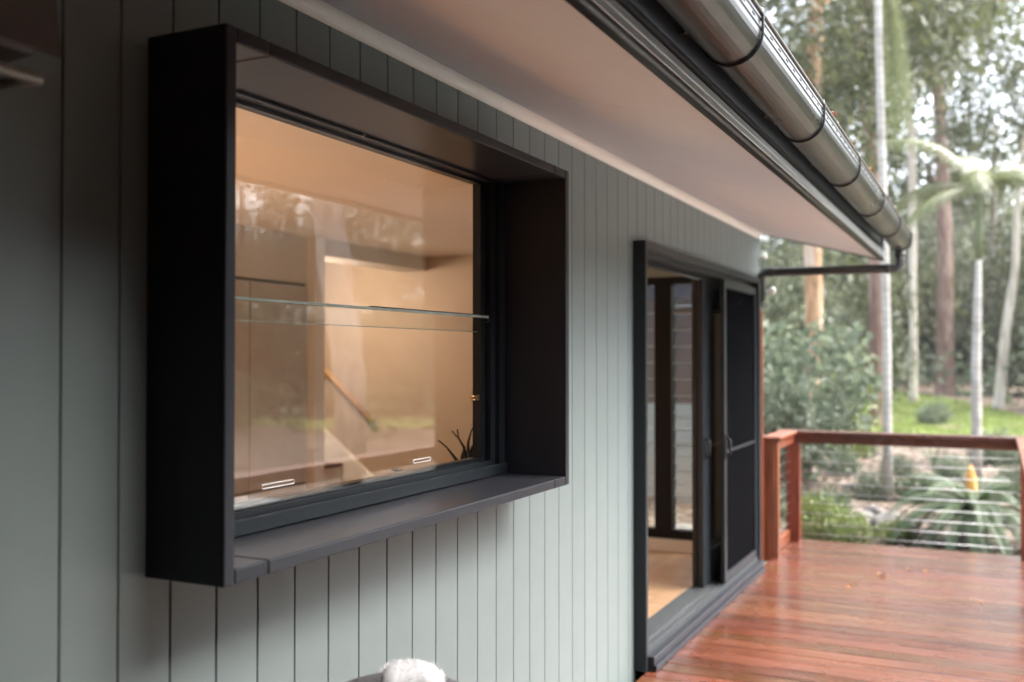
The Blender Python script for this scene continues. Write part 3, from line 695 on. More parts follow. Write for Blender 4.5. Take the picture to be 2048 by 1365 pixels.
# grass blades on the visible part of the lawn, leaf litter on the mulch
V = []; tint = []
while len(V) < 30000:
    x, y = rng.uniform(-8, 4), rng.uniform(23, 48)
    if not lawn_in(x, y): continue
    z = gz(x, y) + .02; a = rng.uniform(0, 6.28); h = rng.uniform(.03, .07); wd = .02
    d = np.array([math.cos(a), math.sin(a), 0]) * wd; l = np.array([rng.normal(0, .02), rng.normal(0, .02), h]); p = np.array([x, y, z])
    V.append([p - d, p + d, p + d * .3 + l, p - d * .3 + l]); tint.append(rng.uniform())
tag(link('grass', quads_mesh('grass', np.array(V), colors=np.array(tint)), M['grass']), kind='stuff')
V = []; tint = []
while len(V) < 34000:
    x, y = rng.uniform(-8.5, 5), 9.0 + 16 * rng.uniform() ** 1.3
    if lawn_in(x, y) and rng.uniform() < .97: continue
    z = gz(x, y) + rng.uniform(.004, .03); a = rng.uniform(0, 6.28); L = rng.uniform(.02, .11); wd = rng.uniform(.008, .028)
    u = np.array([math.cos(a), math.sin(a), rng.normal(0, .25)]) * L; v = np.array([-math.sin(a), math.cos(a), rng.normal(0, .35)]) * wd; p = np.array([x, y, z])
    V.append([p - u, p - v, p + u, p + v]); tint.append(rng.beta(1.6, 1.6))
tag(link('leaf_litter', quads_mesh('leaf_litter', np.array(V), colors=np.array(tint)), M['chips']), kind='stuff')

# ---- rocks
M['rock'] = noise_mat('weathered_rock', (.085, .08, .072), (.19, .175, .16), 7, .9, bump=.6, detail=8, objrand=.15)
def rock(p, r, label, sq=.7):
    bm = bmesh.new(); bmesh.ops.create_icosphere(bm, subdivisions=3, radius=1)
    ph = [random.uniform(0, 6.28) for _ in range(6)]
    for v in bm.verts:
        c = v.co; k = 1 + .18 * math.sin(2.6 * c.x + ph[0]) + .16 * math.sin(3.1 * c.y + ph[1]) * math.cos(2.2 * c.z + ph[2]) + .07 * math.sin(7 * c.x + 5 * c.z + ph[3])
        v.co = Vector((c.x * k * r, c.y * k * r * .8, c.z * k * r * sq))
    me = bpy.data.meshes.new('garden_rock'); bm.to_mesh(me); bm.free()
    for f in me.polygons: f.use_smooth = True
    o = link('garden_rock', me, M['rock']); o.location = p; o.rotation_euler = (0, 0, random.uniform(0, 6)); tag(o, label, 'rock', 'rocks in the mulch bed')
def gpt(x, y):   # ground point seen at that image pixel
    d = px_dir(x, y); t = 9.0
    for _ in range(400):
        p = Vector((0, 0, EYE)) + d * t
        if p.z <= gz(p.x, p.y): break
        t += .1
    return Vector((p.x, p.y, gz(p.x, p.y)))
for px, py, r, lab in ((1728, 1058, .20, 'pale rounded rock behind the lower cables, nearest the middle of the deck edge'), (1775, 1062, .21, 'grey rock beside the shaded base of the cycad'), (1815, 1072, .17, 'small flat grey rock half under the fronds of the cycad'),
                       (1750, 1032, .13, 'small rock just beyond the two larger ones in the mulch'), (1655, 1010, .14, 'small pale rock on the mulch bank near the corner post'), (1700, 985, .12, 'little weathered rock higher up the mulch bank')):
    p = gpt(px, py); rock(p + Vector((0, 0, r * .25)), r, lab)
for k, (x, y, r) in enumerate(((-3.3, 9.6, .30), (-3.75, 10.2, .36), (-3.1, 10.4, .22), (-4.3, 9.9, .33))):
    rock(Vector((x, y, gz(x, y) + r * .3)), r, ['large pale rock seen low through the louvre window', 'biggest rock of the rockery outside the louvre window', 'small rock at the foot of the rockery outside the louvre window', 'shaded rock at the back of the rockery outside the louvre window'][k])

# ---- leaf clouds
def leaves(centers, n_per, sig, L, W, droop=.6, seed=1, flat=False):
    rg = np.random.default_rng(seed); C0 = np.asarray(centers, float); n = len(C0) * n_per
    c = np.repeat(C0, n_per, axis=0) + rg.normal(0, 1, (n, 3)) * np.asarray(sig)
    d = rg.normal(0, 1, (n, 3)); d[:, 2] -= droop; d /= np.linalg.norm(d, axis=1, keepdims=True)
    s = np.cross(d, rg.normal(0, 1, (n, 3))); s /= np.linalg.norm(s, axis=1, keepdims=True)
    sc_ = rg.uniform(.6, 1.3, (n, 1)); d = d * L * sc_; s = s * W * sc_
    V = np.stack([c - d * .5, c + s, c + d * .5, c - s], axis=1)
    ct = np.repeat(rg.uniform(0, 1, len(C0)), n_per); t = np.clip(.55 * ct + .45 * rg.uniform(0, 1, n), 0, 1)
    return V, t
def blob_centers(n, rx, ry, rz, cz, rg, hollow=.35):
    P = []
    while len(P) < n:
        p = rg.uniform(-1, 1, 3); r = np.linalg.norm(p)
        if r > 1 or r < hollow: continue
        if math.sin(p[0] * 4.1 + 1) * math.sin(p[1] * 3.7) * math.sin(p[2] * 4.5 + 2) > .32: continue
        P.append((p[0] * rx, p[1] * ry, p[2] * rz + cz))
    return P
M['gum_leaf'] = leaf_mat('gum_leaf', (.030, .038, .018), (.085, .098, .045), (.165, .175, .085), .50, .45)
M['grey_leaf'] = leaf_mat('grey_green_leaf', (.036, .046, .028), (.095, .112, .066), (.175, .19, .12), .50, .45)
M['bush_leaf'] = leaf_mat('bush_leaf', (.055, .080, .050), (.115, .145, .095), (.19, .22, .15), .45, .6)
M['palm_leaf'] = leaf_mat('palm_leaf', (.060, .075, .032), (.105, .125, .055), (.17, .185, .09), .40, .35)
M['cycad_leaf'] = leaf_mat('cycad_leaf', (.028, .055, .024), (.060, .100, .042), (.11, .15, .07), .25, .5)
M['lime_leaf'] = leaf_mat('lime_leaf', (.10, .14, .03), (.17, .22, .05), (.26, .30, .09), .35, .4)
def bark(name, c0, c1, c2, sc_=2.2):
    m, t, b = newmat(name); tc = N(t, 'ShaderNodeTexCoord'); mp = N(t, 'ShaderNodeMapping'); mp.inputs['Scale'].default_value = (2.2, 2.2, .45); t.links.new(tc.outputs['Object'], mp.inputs[0])
    n = N(t, 'ShaderNodeTexNoise'); n.inputs['Scale'].default_value = sc_; n.inputs['Detail'].default_value = 6; n.inputs['Distortion'].default_value = 1.2; t.links.new(mp.outputs[0], n.inputs['Vector'])
    rp = ramp(t, n.outputs['Fac'], [(.32, c0), (.5, c1), (.66, c2)]); t.links.new(rp.outputs[0], b.inputs['Base Color']); b.inputs['Roughness'].default_value = .85
    n2 = N(t, 'ShaderNodeTexNoise'); n2.inputs['Scale'].default_value = 9; n2.inputs['Detail'].default_value = 6; t.links.new(mp.outputs[0], n2.inputs['Vector'])
    bp = N(t, 'ShaderNodeBump'); bp.inputs['Strength'].default_value = .6; bp.inputs['Distance'].default_value = .03; t.links.new(n2.outputs['Fac'], bp.inputs['Height']); t.links.new(bp.outputs[0], b.inputs['Normal'])
    return m
M['bark_red'] = bark('reddish_bark', (.14, .085, .065), (.24, .15, .12), (.36, .27, .22))
M['bark_orange'] = bark('peeling_orange_bark', (.22, .12, .06), (.42, .26, .14), (.52, .45, .38))
M['bark_pale'] = bark('pale_gum_bark', (.30, .26, .21), (.52, .47, .40), (.66, .61, .54))
M['bark_grey'] = bark('grey_bark', (.14, .12, .10), (.26, .235, .20), (.38, .35, .30))
def palm_bark():
    m, t, b = newmat('ringed_palm_trunk'); tc = N(t, 'ShaderNodeTexCoord')
    wv = N(t, 'ShaderNodeTexWave'); wv.bands_direction = 'Z'; wv.inputs['Scale'].default_value = 3.2; wv.inputs['Distortion'].default_value = 1.5; wv.inputs['Detail'].default_value = 3; t.links.new(tc.outputs['Object'], wv.inputs['Vector'])
    n = N(t, 'ShaderNodeTexNoise'); n.inputs['Scale'].default_value = 5; n.inputs['Detail'].default_value = 6; t.links.new(tc.outputs['Object'], n.inputs['Vector'])
    rp = ramp(t, wv.outputs['Fac'], [(.05, (.33, .32, .295)), (.3, (.40, .385, .36))]); r2 = ramp(t, n.outputs['Fac'], [(.35, (.75, .74, .7)), (.65, (1.2, 1.2, 1.2))])
    mx = N(t, 'ShaderNodeMix'); mx.data_type = 'RGBA'; mx.blend_type = 'MULTIPLY'; mx.inputs[0].default_value = 1
    t.links.new(rp.outputs[0], mx.inputs[6]); t.links.new(r2.outputs[0], mx.inputs[7]); t.links.new(mx.outputs[2], b.inputs['Base Color']); b.inputs['Roughness'].default_value = .85
    return m
M['palm_trunk'] = palm_bark()
M['crownshaft'] = noise_mat('green_crownshaft', (.10, .13, .06), (.15, .18, .09), 5, .45)
M['frond_stem'] = noise_mat('frond_stem', (.16, .18, .09), (.22, .24, .13), 6, .5)

# shared crown meshes
CROWN = {}
def crown_mesh(key, n, per, rx, ry, rz, sig, L, W, seed, droop=.7, hollow=.3):
    rg = np.random.default_rng(seed)
    V, t = leaves(blob_centers(n, rx, ry, rz, 0, rg, hollow), per, sig, L, W, droop, seed)
    CROWN[key] = quads_mesh('crown', V, colors=t)
for s in range(3):
    crown_mesh(('gum', s), 120, 28, 3.0, 3.0, 2.6, .42, .30, .055, 20 + s)
    crown_mesh(('mid', s), 130, 30, 2.1, 2.1, 2.7, .34, .26, .060, 40 + s)
    crown_mesh(('bush', s), 90, 24, 1.0, 1.0, .85, .16, .15, .042, 60 + s, .1, .15)
def crown(key, mat, parent, p, sx, sz, rz):
    me = CROWN[key]
    if me.users and (not me.materials or me.materials[0] != mat):
        if me.materials:
            k2 = (key, mat.name)
            if k2 not in CROWN:
                m2 = me.copy(); m2.materials.clear(); m2.materials.append(mat); CROWN[k2] = m2
            me = CROWN[k2]
        else: me.materials.append(mat)
    o = bpy.data.objects.new('crown', me); COL.objects.link(o); o.parent = parent
    o.location = Vector(p) - parent.location; o.scale = (sx, sx, sz); o.rotation_euler = (0, 0, rz)
    return o
def tree(name, base, path, rad, mat, label, crowns=(), limbs=(), group=None, cat='tree', leaf='gum_leaf'):
    """path: list of world points from the ground up"""
    t = empty(name, base, label, cat, group)
    # smooth path
    pts = [Vector(p) for p in path]; out = []; rr = []
    n = len(pts)
    for i in range(n - 1):
        p0, p1, p2, p3 = pts[max(i - 1, 0)], pts[i], pts[i + 1], pts[min(i + 2, n - 1)]
        for k in range(4):
            u = k / 4; out.append(.5 * ((2 * p1) + (p2 - p0) * u + (2 * p0 - 5 * p1 + 4 * p2 - p3) * u * u + (3 * p1 - p0 - 3 * p2 + p3) * u ** 3)); rr.append(rad[i] + (rad[i + 1] - rad[i]) * u)
    out.append(pts[-1]); rr.append(rad[-1])
    rr = [r * (1 + .07 * math.sin(3.1 * i + base[0])) for i, r in enumerate(rr)]; rr[0] *= 1.25
    tk = MB().tube(out, rr, 10).build('trunk', mat, t)
    for lp, lr in limbs: MB().tube(lp, lr, 7).build('limb', mat, t)
    for key, p, sx, sz in crowns: crown(key, M[leaf], t, p, sx, sz, random.uniform(0, 6.28))
    return t
def auto_limbs(base, h, tops, r):
    L = []
    for p in tops:
        a = Vector((base[0], base[1], base[2] + h * random.uniform(.45, .8))); b_ = Vector(p); m = a.lerp(b_, .5) + Vector((random.uniform(-.3, .3), random.uniform(-.3, .3), .35))
        L.append(([a, m, b_, b_ + (b_ - m) * .5], [r * .55, r * .42, r * .25, r * .08]))
    return L
def seen_tree(name, pts, d, widths, mat, label, crowns=(), leaf='gum_leaf', group=None):
    """trunk through image pixels at distance d; widths in image pixels"""
    W = [spot(x, y, d) for x, y in pts]
    b0 = W[0]; b0.z = gz(b0.x, b0.y) - .1
    rad = [wd * d / 1991 / 2 for wd in widths]
    cr = [(k, spot(x, y, d + dd), sx, sz) for k, x, y, dd, sx, sz in crowns]
    lim = []
    for c in cr:
        # a limb from the nearest trunk point to the crown
        q = min(W[1:], key=lambda v: (v - c[1]).length + (3 if v.z > c[1].z else 0)); lim.append(([q, q.lerp(c[1], .5) + Vector((0, 0, .3)), c[1]], [rad[-1] * .6, rad[-1] * .4, rad[-1] * .15]))
    return tree(name, b0, W, rad, mat, label, cr, lim, group, 'tree', leaf)
GG = 'gum trees beyond the deck'
seen_tree('gum_tree', [(1620, 900), (1618, 800), (1628, 640), (1625, 500), (1622, 300), (1630, 80), (1640, -200)], 20, [44, 38, 36, 35, 34, 30, 24], M['bark_orange'], 'gum tree with peeling orange and cream bark rising behind the bushy shrub by the downpipe', [(('gum', 0), 1590, 250, 1, .8, .7), (('gum', 1), 1660, 0, 0, 1.0, 1)], group=GG)
seen_tree('gum_tree', [(1712, 775), (1716, 700), (1706, 620), (1698, 545), (1702, 420), (1690, 250), (1700, 0)], 45, [26, 22, 18, 16, 16, 14, 12], M['bark_pale'], 'slender leaning gum with chalky white bark at the back of the lawn', [(('gum', 2), 1690, 240, 0, 1.3, 1.2), (('gum', 0), 1740, 60, 2, 1.4, 1.2)], group=GG)
seen_tree('gum_tree', [(1752, 866), (1753, 800), (1757, 680), (1757, 520), (1745, 330), (1735, 100), (1730, -200)], 24.7, [52, 45, 40, 38, 34, 32, 28], M['bark_red'], 'thick reddish brown gum trunk at the lawn edge behind the slim grey palm', [(('gum', 1), 1700, 120, 1, .9, .8), (('gum', 2), 1760, -40, 0, 1.0, .9)], group=GG)
seen_tree('gum_tree', [(1826, 795), (1827, 690), (1826, 560), (1824, 330), (1820, 190), (1832, 110), (1868, 82), (1904, 48), (1906, -10), (1900, -120)], 34, [17, 14, 13, 14, 15, 17, 17, 16, 14, 10], M['bark_pale'], 'thin pale gum whose upper trunk bends sharply to one side like an elbow', [(('gum', 0), 1880, -60, 1, 1.0, .8), (('gum', 1), 1960, 40, -2, .75, .6)], group=GG)
seen_tree('gum_tree', [(1892, 806), (1890, 720), (1890, 560), (1888, 420), (1880, 250), (1868, 60), (1860, -150)], 40, [40, 34, 30, 28, 22, 20, 16], M['bark_red'], 'red brown trunk at the far lawn edge between bent gum and crowned palm', [(('gum', 2), 1850, 330, 2, 1.0, .8), (('gum', 1), 1890, 100, 0, 1.3, 1)], group=GG)
seen_tree('gum_tree', [(1996, 825), (2003, 745), (2012, 660), (2022, 590), (2030, 540), (2034, 430), (2050, 250)], 32, [22, 20, 18, 16, 14, 12, 9], M['bark_pale'], 'crooked pale gum leaning away to the side near the edge of the picture', [(('gum', 0), 2040, 200, 0, .9, .7)], group=GG)
seen_tree('gum_tree', [(1976, 810), (1978, 700), (1975, 600), (1985, 480), (1990, 250)], 42, [14, 12, 11, 10, 8], M['bark_grey'], 'thin dark grey trunk between the crowned palm and the crooked pale gum', [(('gum', 1), 1985, 330, 0, 1.0, .8)], group=GG)
seen_tree('gum_tree', [(1936, 260), (1960, 225), (2000, 195), (2030, 180), (2080, 120)], 26, [11, 12, 14, 15, 17], M['bark_red'], 'x') if False else None
# mid-storey trees: placed among the trunks
MID = [(1560, 700, 24, 1, .9, 'bushy olive tree close behind the downpipe elbow'), (1660, 640, 30, 0, 1.0, 'olive tree filling the gap between the orange gum and the thick red gum'), (1800, 640, 48, 2, 1.25, 'dark rounded tree between the slim grey palm and the thin pale gum'),
       (1860, 600, 52, 1, 1.5, 'tall grey green tree in the shade behind the red brown trunk'), (1935, 640, 50, 0, 1.4, 'broad olive tree behind the green shaft of the crowned palm'), (2015, 680, 47, 2, 1.3, 'low dark tree behind the crooked pale gum'), (1735, 600, 55, 1, 1.5, 'tall olive tree beyond the lawn behind the thick red trunk'),
       (1600, 560, 40, 2, 1.4, 'tall tree showing between the eave and the downpipe'), (1880, 480, 60, 0, 1.8, 'high leafy tree filling the middle distance under the drooping palm fronds'), (1980, 520, 62, 1, 1.8, 'high pale green tree near the edge of the picture above the crooked gum'), (2070, 600, 40, 0, 1.3, 'leafy tree half cut by the edge of the picture')]
for k, (x, y, d, s, sc_, lab) in enumerate(MID):
    p = spot(x, y, d); b0 = Vector((p.x, p.y, gz(p.x, p.y) - .1)); h = p.z - b0.z
    tree('leafy_tree', b0, [b0, b0.lerp(p, .5) + Vector((.15, 0, 0)), p, p + Vector((0, 0, 1.5 * sc_))], [.16 * sc_, .13 * sc_, .10 * sc_, .03], M['bark_grey'], lab,
         [(('mid', s), p + Vector((0, 0, -.2)), sc_, sc_ * 1.05), (('mid', (s + 1) % 3), p + Vector((.6 * sc_, .4, -h * .45)), sc_ * .8, sc_ * .6)], group='leafy trees beyond the lawn', leaf=('gum_leaf', 'grey_leaf')[k % 2])
# far trees all round: the rest of the forest
def far_tree(x, y, s, kind, label, group, mat='bark_grey', leaf='gum_leaf', low=True):
    b0 = Vector((x, y, gz(x, y) - .1)); H = random.uniform(8.5, 12.5) * s
    top = b0 + Vector((random.uniform(-.8, .8), random.uniform(-.8, .8), H))
    cr = [(('gum', random.randrange(3)), top + Vector((0, 0, -.8)), .95 * s, .9 * s), (('gum', random.randrange(3)), b0.lerp(top, .62) + Vector((random.uniform(-1.6, 1.6), random.uniform(-1.6, 1.6), 0)), .8 * s, .6 * s)]
    if low: cr.append((('mid', random.randrange(3)), b0.lerp(top, .25) + Vector((random.uniform(-1, 1), random.uniform(-1, 1), 0)), 1.0 * s, .8 * s))
    tree('forest_tree', b0, [b0, b0.lerp(top, .4) + Vector((.3, 0, 0)), b0.lerp(top, .75), top], [.24 * s, .19 * s, .14 * s, .03], M[mat], label, cr, auto_limbs(b0, H, [c[1] for c in cr[:2]], .2 * s), group, 'tree', leaf)
rr_ = random.Random(5)
FL = (('gum with grey bark', 'bark_grey'), ('gum with dull brown bark', 'bark_brown'), ('gum with reddish bark', 'bark_red'))
M['bark_brown'] = bark('dull_brown_bark', (.10, .075, .055), (.19, .15, .115), (.30, .25, .20))
cnt = 0
for ang in range(-22, 64, 3):                       # bearing from +Y towards +X
    for band, (d0, d1) in enumerate(((24, 32), (36, 48), (54, 70))):
        a = R(ang + rr_.uniform(-1.4, 1.4)); d = rr_.uniform(d0, d1)
        if band == 0 and (ang < 50 or rr_.random() < .35): continue
        if -22 <= ang < 5 and band == 1 and rr_.random() < .75: continue
        x, y = d * math.sin(a), d * math.cos(a)
        if lawn_in(x, y) and ang < 16: continue
        random.seed(cnt * 7 + 3); cnt += 1
        far_tree(x, y, (.55, .65, .8)[band] if ang < 8 else (.75, .85, .95)[band], 0, FL[cnt % 3][0] + (' and olive green', ' and grey green')[cnt % 2] + ' leaves in the dense forest behind the garden', 'far forest gums', FL[cnt % 3][1], ('gum_leaf', 'grey_leaf')[cnt % 2], low=True)
# the wood behind, one mass of leaves
P = []
for ang in np.arange(-30, 115, .55):
    for k in range(6):
        a = R(ang + rng.uniform(-.5, .5)); d = rng.uniform(58, 88); zz = rng.uniform(0, 1) ** 1.7 * 8.0
        x, y = d * math.sin(a), d * math.cos(a); P.append((x, y, gz(x, y) + zz))
V, t_ = leaves(P, 26, (1.2, 1.2, .9), .62, .20, .4, 5)
tag(link('forest', quads_mesh('forest', V, colors=t_), M['gum_leaf']), kind='stuff')
# low scrub along the back of the lawn and the sides
P = []
for _ in range(900):
    ang = rng.uniform(-24, 100); a = R(ang); d = rng.uniform(24, 58) if ang < 12 else rng.uniform(26, 50)
    x, y = d * math.sin(a), d * math.cos(a)
    if lawn_in(x, y) or (ang < 12 and (y < lawn_back(x) + .8 or y > lawn_back(x) + 12)) or (ang < 12 and x < -6.3 and y < 42): continue
    P.append((x, y, gz(x, y) + abs(rng.normal(0, .9))))
V, t_ = leaves(P, 60, (.9, .9, .5), .36, .10, .1, 8)
tag(link('undergrowth', quads_mesh('undergrowth', V, colors=t_), M['bush_leaf']), kind='stuff')

b0 = Vector((5.4, 12.6, gz(5.4, 12.6) - .1))
tree('gum_tree', b0, [b0, b0 + Vector((-.25, -.25, 1.6)), b0 + Vector((.1, 0, 3.2)), b0 + Vector((.55, .2, 6)), b0 + Vector((.8, .5, 11))], [.27, .25, .27, .24, .15], M['bark_pale'], 'big chalky white gum trunk mirrored in the glass of the large window', [(('gum', 1), b0 + Vector((.8, .5, 11)), .9, .8)], (), GG)
P = []
for _ in range(900):
    x = rng.uniform(9.5, 14.5); y = rng.uniform(-9, 12.0); P.append((x, y, gz(x, y) + rng.uniform(0, 1) ** 1.1 * (6.2 - .35 * abs(x - 12))))
V, t_ = leaves(P, 30, (.7, .7, .6), .42, .13, .4, 15)
tag(link('side_wood', quads_mesh('side_wood', V, colors=t_), M['gum_leaf']), kind='stuff')  # unseen tree belt, put close to keep low sky light off the wall

# ---- shrubs and strappy plants near the deck
def shrub(base, s, key, label, leaf='bush_leaf', stems=4, lift=.9, group='shrubs in the mulch bed', sz=1.0):
    t = empty('garden_shrub', base, label, 'shrub', group)
    c = Vector(base) + Vector((0, 0, lift * s))
    b = MB()
    for k in range(stems):
        a = 6.28 * k / stems + .4; e = c + Vector((math.cos(a) * .5 * s, math.sin(a) * .5 * s, .25 * s)); b.tube([Vector(base) + Vector((math.cos(a) * .06, math.sin(a) * .06, -.05)), Vector(base).lerp(e, .5) + Vector((.05, .03, .1)), e], [.035 * s, .025 * s, .008], 6)
    b.build('stem', M['bark_red'], t); crown(('bush', key), M[leaf], t, c, s, s * sz, random.uniform(0, 6))
    return t
p = spot(1600, 740, 15.0); b0 = Vector((p.x, p.y, gz(p.x, p.y)))
shrub(b0, 1.15, 0, 'large grey green bushy shrub between the house corner and the thick red gum', lift=1.15, sz=1.1)
p = spot(1560, 790, 13.5); b0 = Vector((p.x, p.y, gz(p.x, p.y))); shrub(b0, .85, 1, 'loose shrub right beside the end of the house', lift=1.15)
p = spot(1680, 770, 17.5); b0 = Vector((p.x, p.y, gz(p.x, p.y))); shrub(b0, .70, 2, 'small shrub in front of the thick red trunk', lift=1.1)
for x, y, s, k, lab, lf in ((1870, 850, .45, 0, 'little tuft of a shrub on the edge of the lawn just above the top rail', 'bush_leaf'), (2000, 930, .45, 1, 'dark low shrub under the top rail near the edge of the picture', 'bush_leaf'), (1640, 1075, .34, 2, 'fresh green low shrub at the deck edge by the corner post', 'lime_leaf'), (1745, 1000, .30, 0, 'dark low shrub around the foot of the slim grey palm', 'bush_leaf'),
                            (1700, 1085, .26, 1, 'small green ground cover plant at the deck edge beside the rocks', 'lime_leaf'), (2045, 1010, .40, 2, 'dense shrub behind the cycad at the edge of the picture', 'bush_leaf'), (1590, 1040, .30, 0, 'green plant squeezed between the end post and the corner post', 'bush_leaf')):
    b0 = gpt(x, y); shrub(b0, s, k, lab, lf, 3, .45)
def blade_plant(base, n, L, wd, mat, label, group, name='strappy_plant', up=1.0):
    t = empty(name, base, label, 'plant', group)
    for k in range(n):
        a = random.uniform(0, 6.28); tilt = random.uniform(.25, 1.15) / up; l = L * random.uniform(.7, 1.1); V = []
        bm = bmesh.new(); prev = None
        for i in range(6):
            u = i / 5; th = tilt * (.35 + .9 * u); r = l * math.sin(th) * u; z = l * math.cos(th * .8) * u
            w_ = wd * (1 - u ** 2) * .5 + .002; c = Vector((math.cos(a) * r, math.sin(a) * r, z)); s_ = Vector((-math.sin(a), math.cos(a), 0)) * w_
            cur = (bm.verts.new(c - s_), bm.verts.new(c + Vector((0, 0, -w_ * .5))), bm.verts.new(c + s_))
            if prev:
                bm.faces.new((prev[0], prev[1], cur[1], cur[0])); bm.faces.new((prev[1], prev[2], cur[2], cur[1]))
            prev = cur
        me = bpy.data.meshes.new('leaf'); bm.to_mesh(me); bm.free()
        me.color_attributes.new('tint', 'FLOAT_COLOR', 'CORNER').data.foreach_set('color', [random.uniform(.2, .9)] * (len(me.loops) * 4))
        me.materials.append(mat); o = bpy.data.objects.new('leaf', me); COL.objects.link(o); o.parent = t
for x, y, n, L, mt, lab in ((1640, 915, 16, .55, 'lime_leaf', 'yellow green strappy clump behind the top rail near the corner post'), (1868, 935, 14, .50, 'bush_leaf', 'dark strappy clump in the mulch between the two palm trunks'), (1600, 1062, 10, .35, 'lime_leaf', 'small bright strappy clump at the foot of the corner post'), (1985, 935, 14, .55, 'bush_leaf', 'strappy clump behind the second palm trunk'), (1560, 905, 12, .5, 'lime_leaf', 'strappy clump between the house and the corner post')):
    blade_plant(gpt(x, y), n, L, .055, M[mt], lab, 'strappy clumps in the mulch')
for x, y, s_, k, lf, lab in ((1835, 1005, .30, 1, 'cycad_leaf', 'low dark green shrub touching the near side of the cycad'), (1795, 955, .26, 2, 'bush_leaf', 'little grey green shrub just past the slim grey palm'), (1690, 950, .26, 0, 'bush_leaf', 'small low shrub in the mulch behind the upper cables near the corner post'),
                             (1720, 915, .30, 1, 'bush_leaf', 'low shrub right behind the top rail between corner post and slim palm'), (1665, 1035, .24, 2, 'cycad_leaf', 'dark little shrub above the bright ground cover by the corner post'), (1905, 960, .28, 0, 'bush_leaf', 'shrub showing above the cycad beside its orange cone'), (1790, 1085, .20, 1, 'lime_leaf', 'tiny green plant at the deck edge between rocks and cycad')):
    shrub(gpt(x, y), s_, k, lab, lf, 3, .45)

# ---- fronds
def frond_mesh(L, nl, ll, lw_, droop, curve, seed, vee=.35, stem=.012):
    """a pinnate frond growing along +X from the origin, arching down"""
    rg = random.Random(seed); bm = bmesh.new(); P = []
    for i in range(nl + 1):
        u = i / nl; th = curve[0] + (curve[1] - curve[0]) * u; P.append(th)
    pts = [Vector((0, 0, 0))]
    for th in P[1:]: pts.append(pts[-1] + Vector((math.cos(th), 0, math.sin(th))) * (L / nl))
    # stem
    for i in range(nl):
        r0, r1 = stem * (1 - i / nl) + .002, stem * (1 - (i + 1) / nl) + .002
        q = [bm.verts.new(pts[i] + Vector((0, s * r0, 0))) for s in (-1, 1)] + [bm.verts.new(pts[i + 1] + Vector((0, s * r1, 0))) for s in (1, -1)]
        bm.faces.new(q)
        q = [bm.verts.new(pts[i] + Vector((0, 0, s * r0))) for s in (-1, 1)] + [bm.verts.new(pts[i + 1] + Vector((0, 0, s * r1))) for s in (1, -1)]
        bm.faces.new(q)
    for i in range(2, nl + 1):
        u = i / nl; l = ll * (math.sin(math.pi * min(1, .18 + u * .80)) ** .6) * rg.uniform(.88, 1.08)
        t = (pts[i] - pts[i - 1]).normalized(); nrm = Vector((-t.z, 0, t.x))
        for s in (-1, 1):
            d = (t * .55 + Vector((0, s, 0)) * .85 + nrm * vee).normalized()
            prev = None
            for k in range(4):
                v = k / 3; c = pts[i] + d * l * v + Vector((0, 0, -droop * l * v * v)); w_ = lw_ * (1 - v ** 2.2) + .001
                cur = (bm.verts.new(c - t * w_), bm.verts.new(c + t * w_))
                if prev: bm.faces.new((prev[0], prev[1], cur[1], cur[0]))
                prev = cur
    me = bpy.data.meshes.new('frond'); bm.to_mesh(me); bm.free()
    n = len(me.loops); vals = []
    for f in me.polygons:
        c = rg.uniform(.2, .9)
        for _ in f.loop_indices: vals += [c, c, c, 1]
    me.color_attributes.new('tint', 'FLOAT_COLOR', 'CORNER').data.foreach_set('color', vals)
    return me
def palm(name, pts, d, widths, shaft, fronds, label):
    W = [spot(x, y, d) for x, y in pts]; W[0].z = gz(W[0].x, W[0].y) - .05; rad = [q * d / 1991 / 2 for q in widths]
    t = empty(name, W[0], label, 'palm', 'slim palms beyond the deck')
    MB().tube(W, rad, 12).build('trunk', M['palm_trunk'], t)
    S = [spot(x, y, d) for x, y in shaft]; MB().tube(S, [rad[-1] * 1.0, rad[-1] * 1.35, rad[-1] * .8, rad[-1] * .35][:len(S)], 12).build('crownshaft', M['crownshaft'], t)
    top = S[-1]
    for k, (az_, L, c0, c1, dr, ll) in enumerate(fronds):
        me = frond_mesh(L, 52, ll, .0115, dr, (R(c0), R(c1)), k + 3, .12); me.materials.append(M['palm_leaf'])
        o = bpy.data.objects.new('frond', me); COL.objects.link(o); o.parent = t; o.location = top - t.location; o.rotation_euler = (0, 0, R(az_))
    return t
# azimuth 0 = +X (away from the house), 180 = towards the house
P1 = palm('bangalow_palm', [(1776, 1005), (1775, 860), (1774, 700), (1771, 560), (1766, 380), (1758, 100), (1754, -120)], 13.5, [20, 17, 16, 16, 15, 15, 15], [(1754, -120), (1754, -180), (1755, -260), (1756, -320)],
     [(200, 1.9, 70, -85, .5, .5), (20, 2.0, 60, -70, .5, .5), (100, 2.0, 75, -60, .5, .5), (290, 2.2, 65, -88, .6, .5), (330, 2.6, 40, -89, .45, .42), (150, 2.0, 65, -70, .5, .5), (255, 2.0, 70, -85, .5, .5)],
     'slim grey ringed palm standing in the mulch in front of the thick red gum')
palm('bangalow_palm', [(1953, 968), (1953, 860), (1952, 740), (1955, 600), (1957, 520)], 15.4, [23, 20, 19, 15, 12], [(1957, 520), (1957, 470), (1957, 410), (1957, 378)],
     [(172, 1.75, 32, -66, .75, .46), (205, 1.35, 12, -65, .8, .42), (165, 2.0, 74, -12, .7, .46), (20, 1.5, 45, -50, .7, .45), (-15, 1.5, 30, -60, .7, .45), (60, 1.5, 60, -30, .6, .45), (270, 1.3, 45, -65, .8, .42), (110, 1.5, 70, -10, .5, .45), (320, 1.4, 40, -60, .7, .42)],
     'crowned palm with a slim trunk and drooping feathery fronds at the edge of the picture')
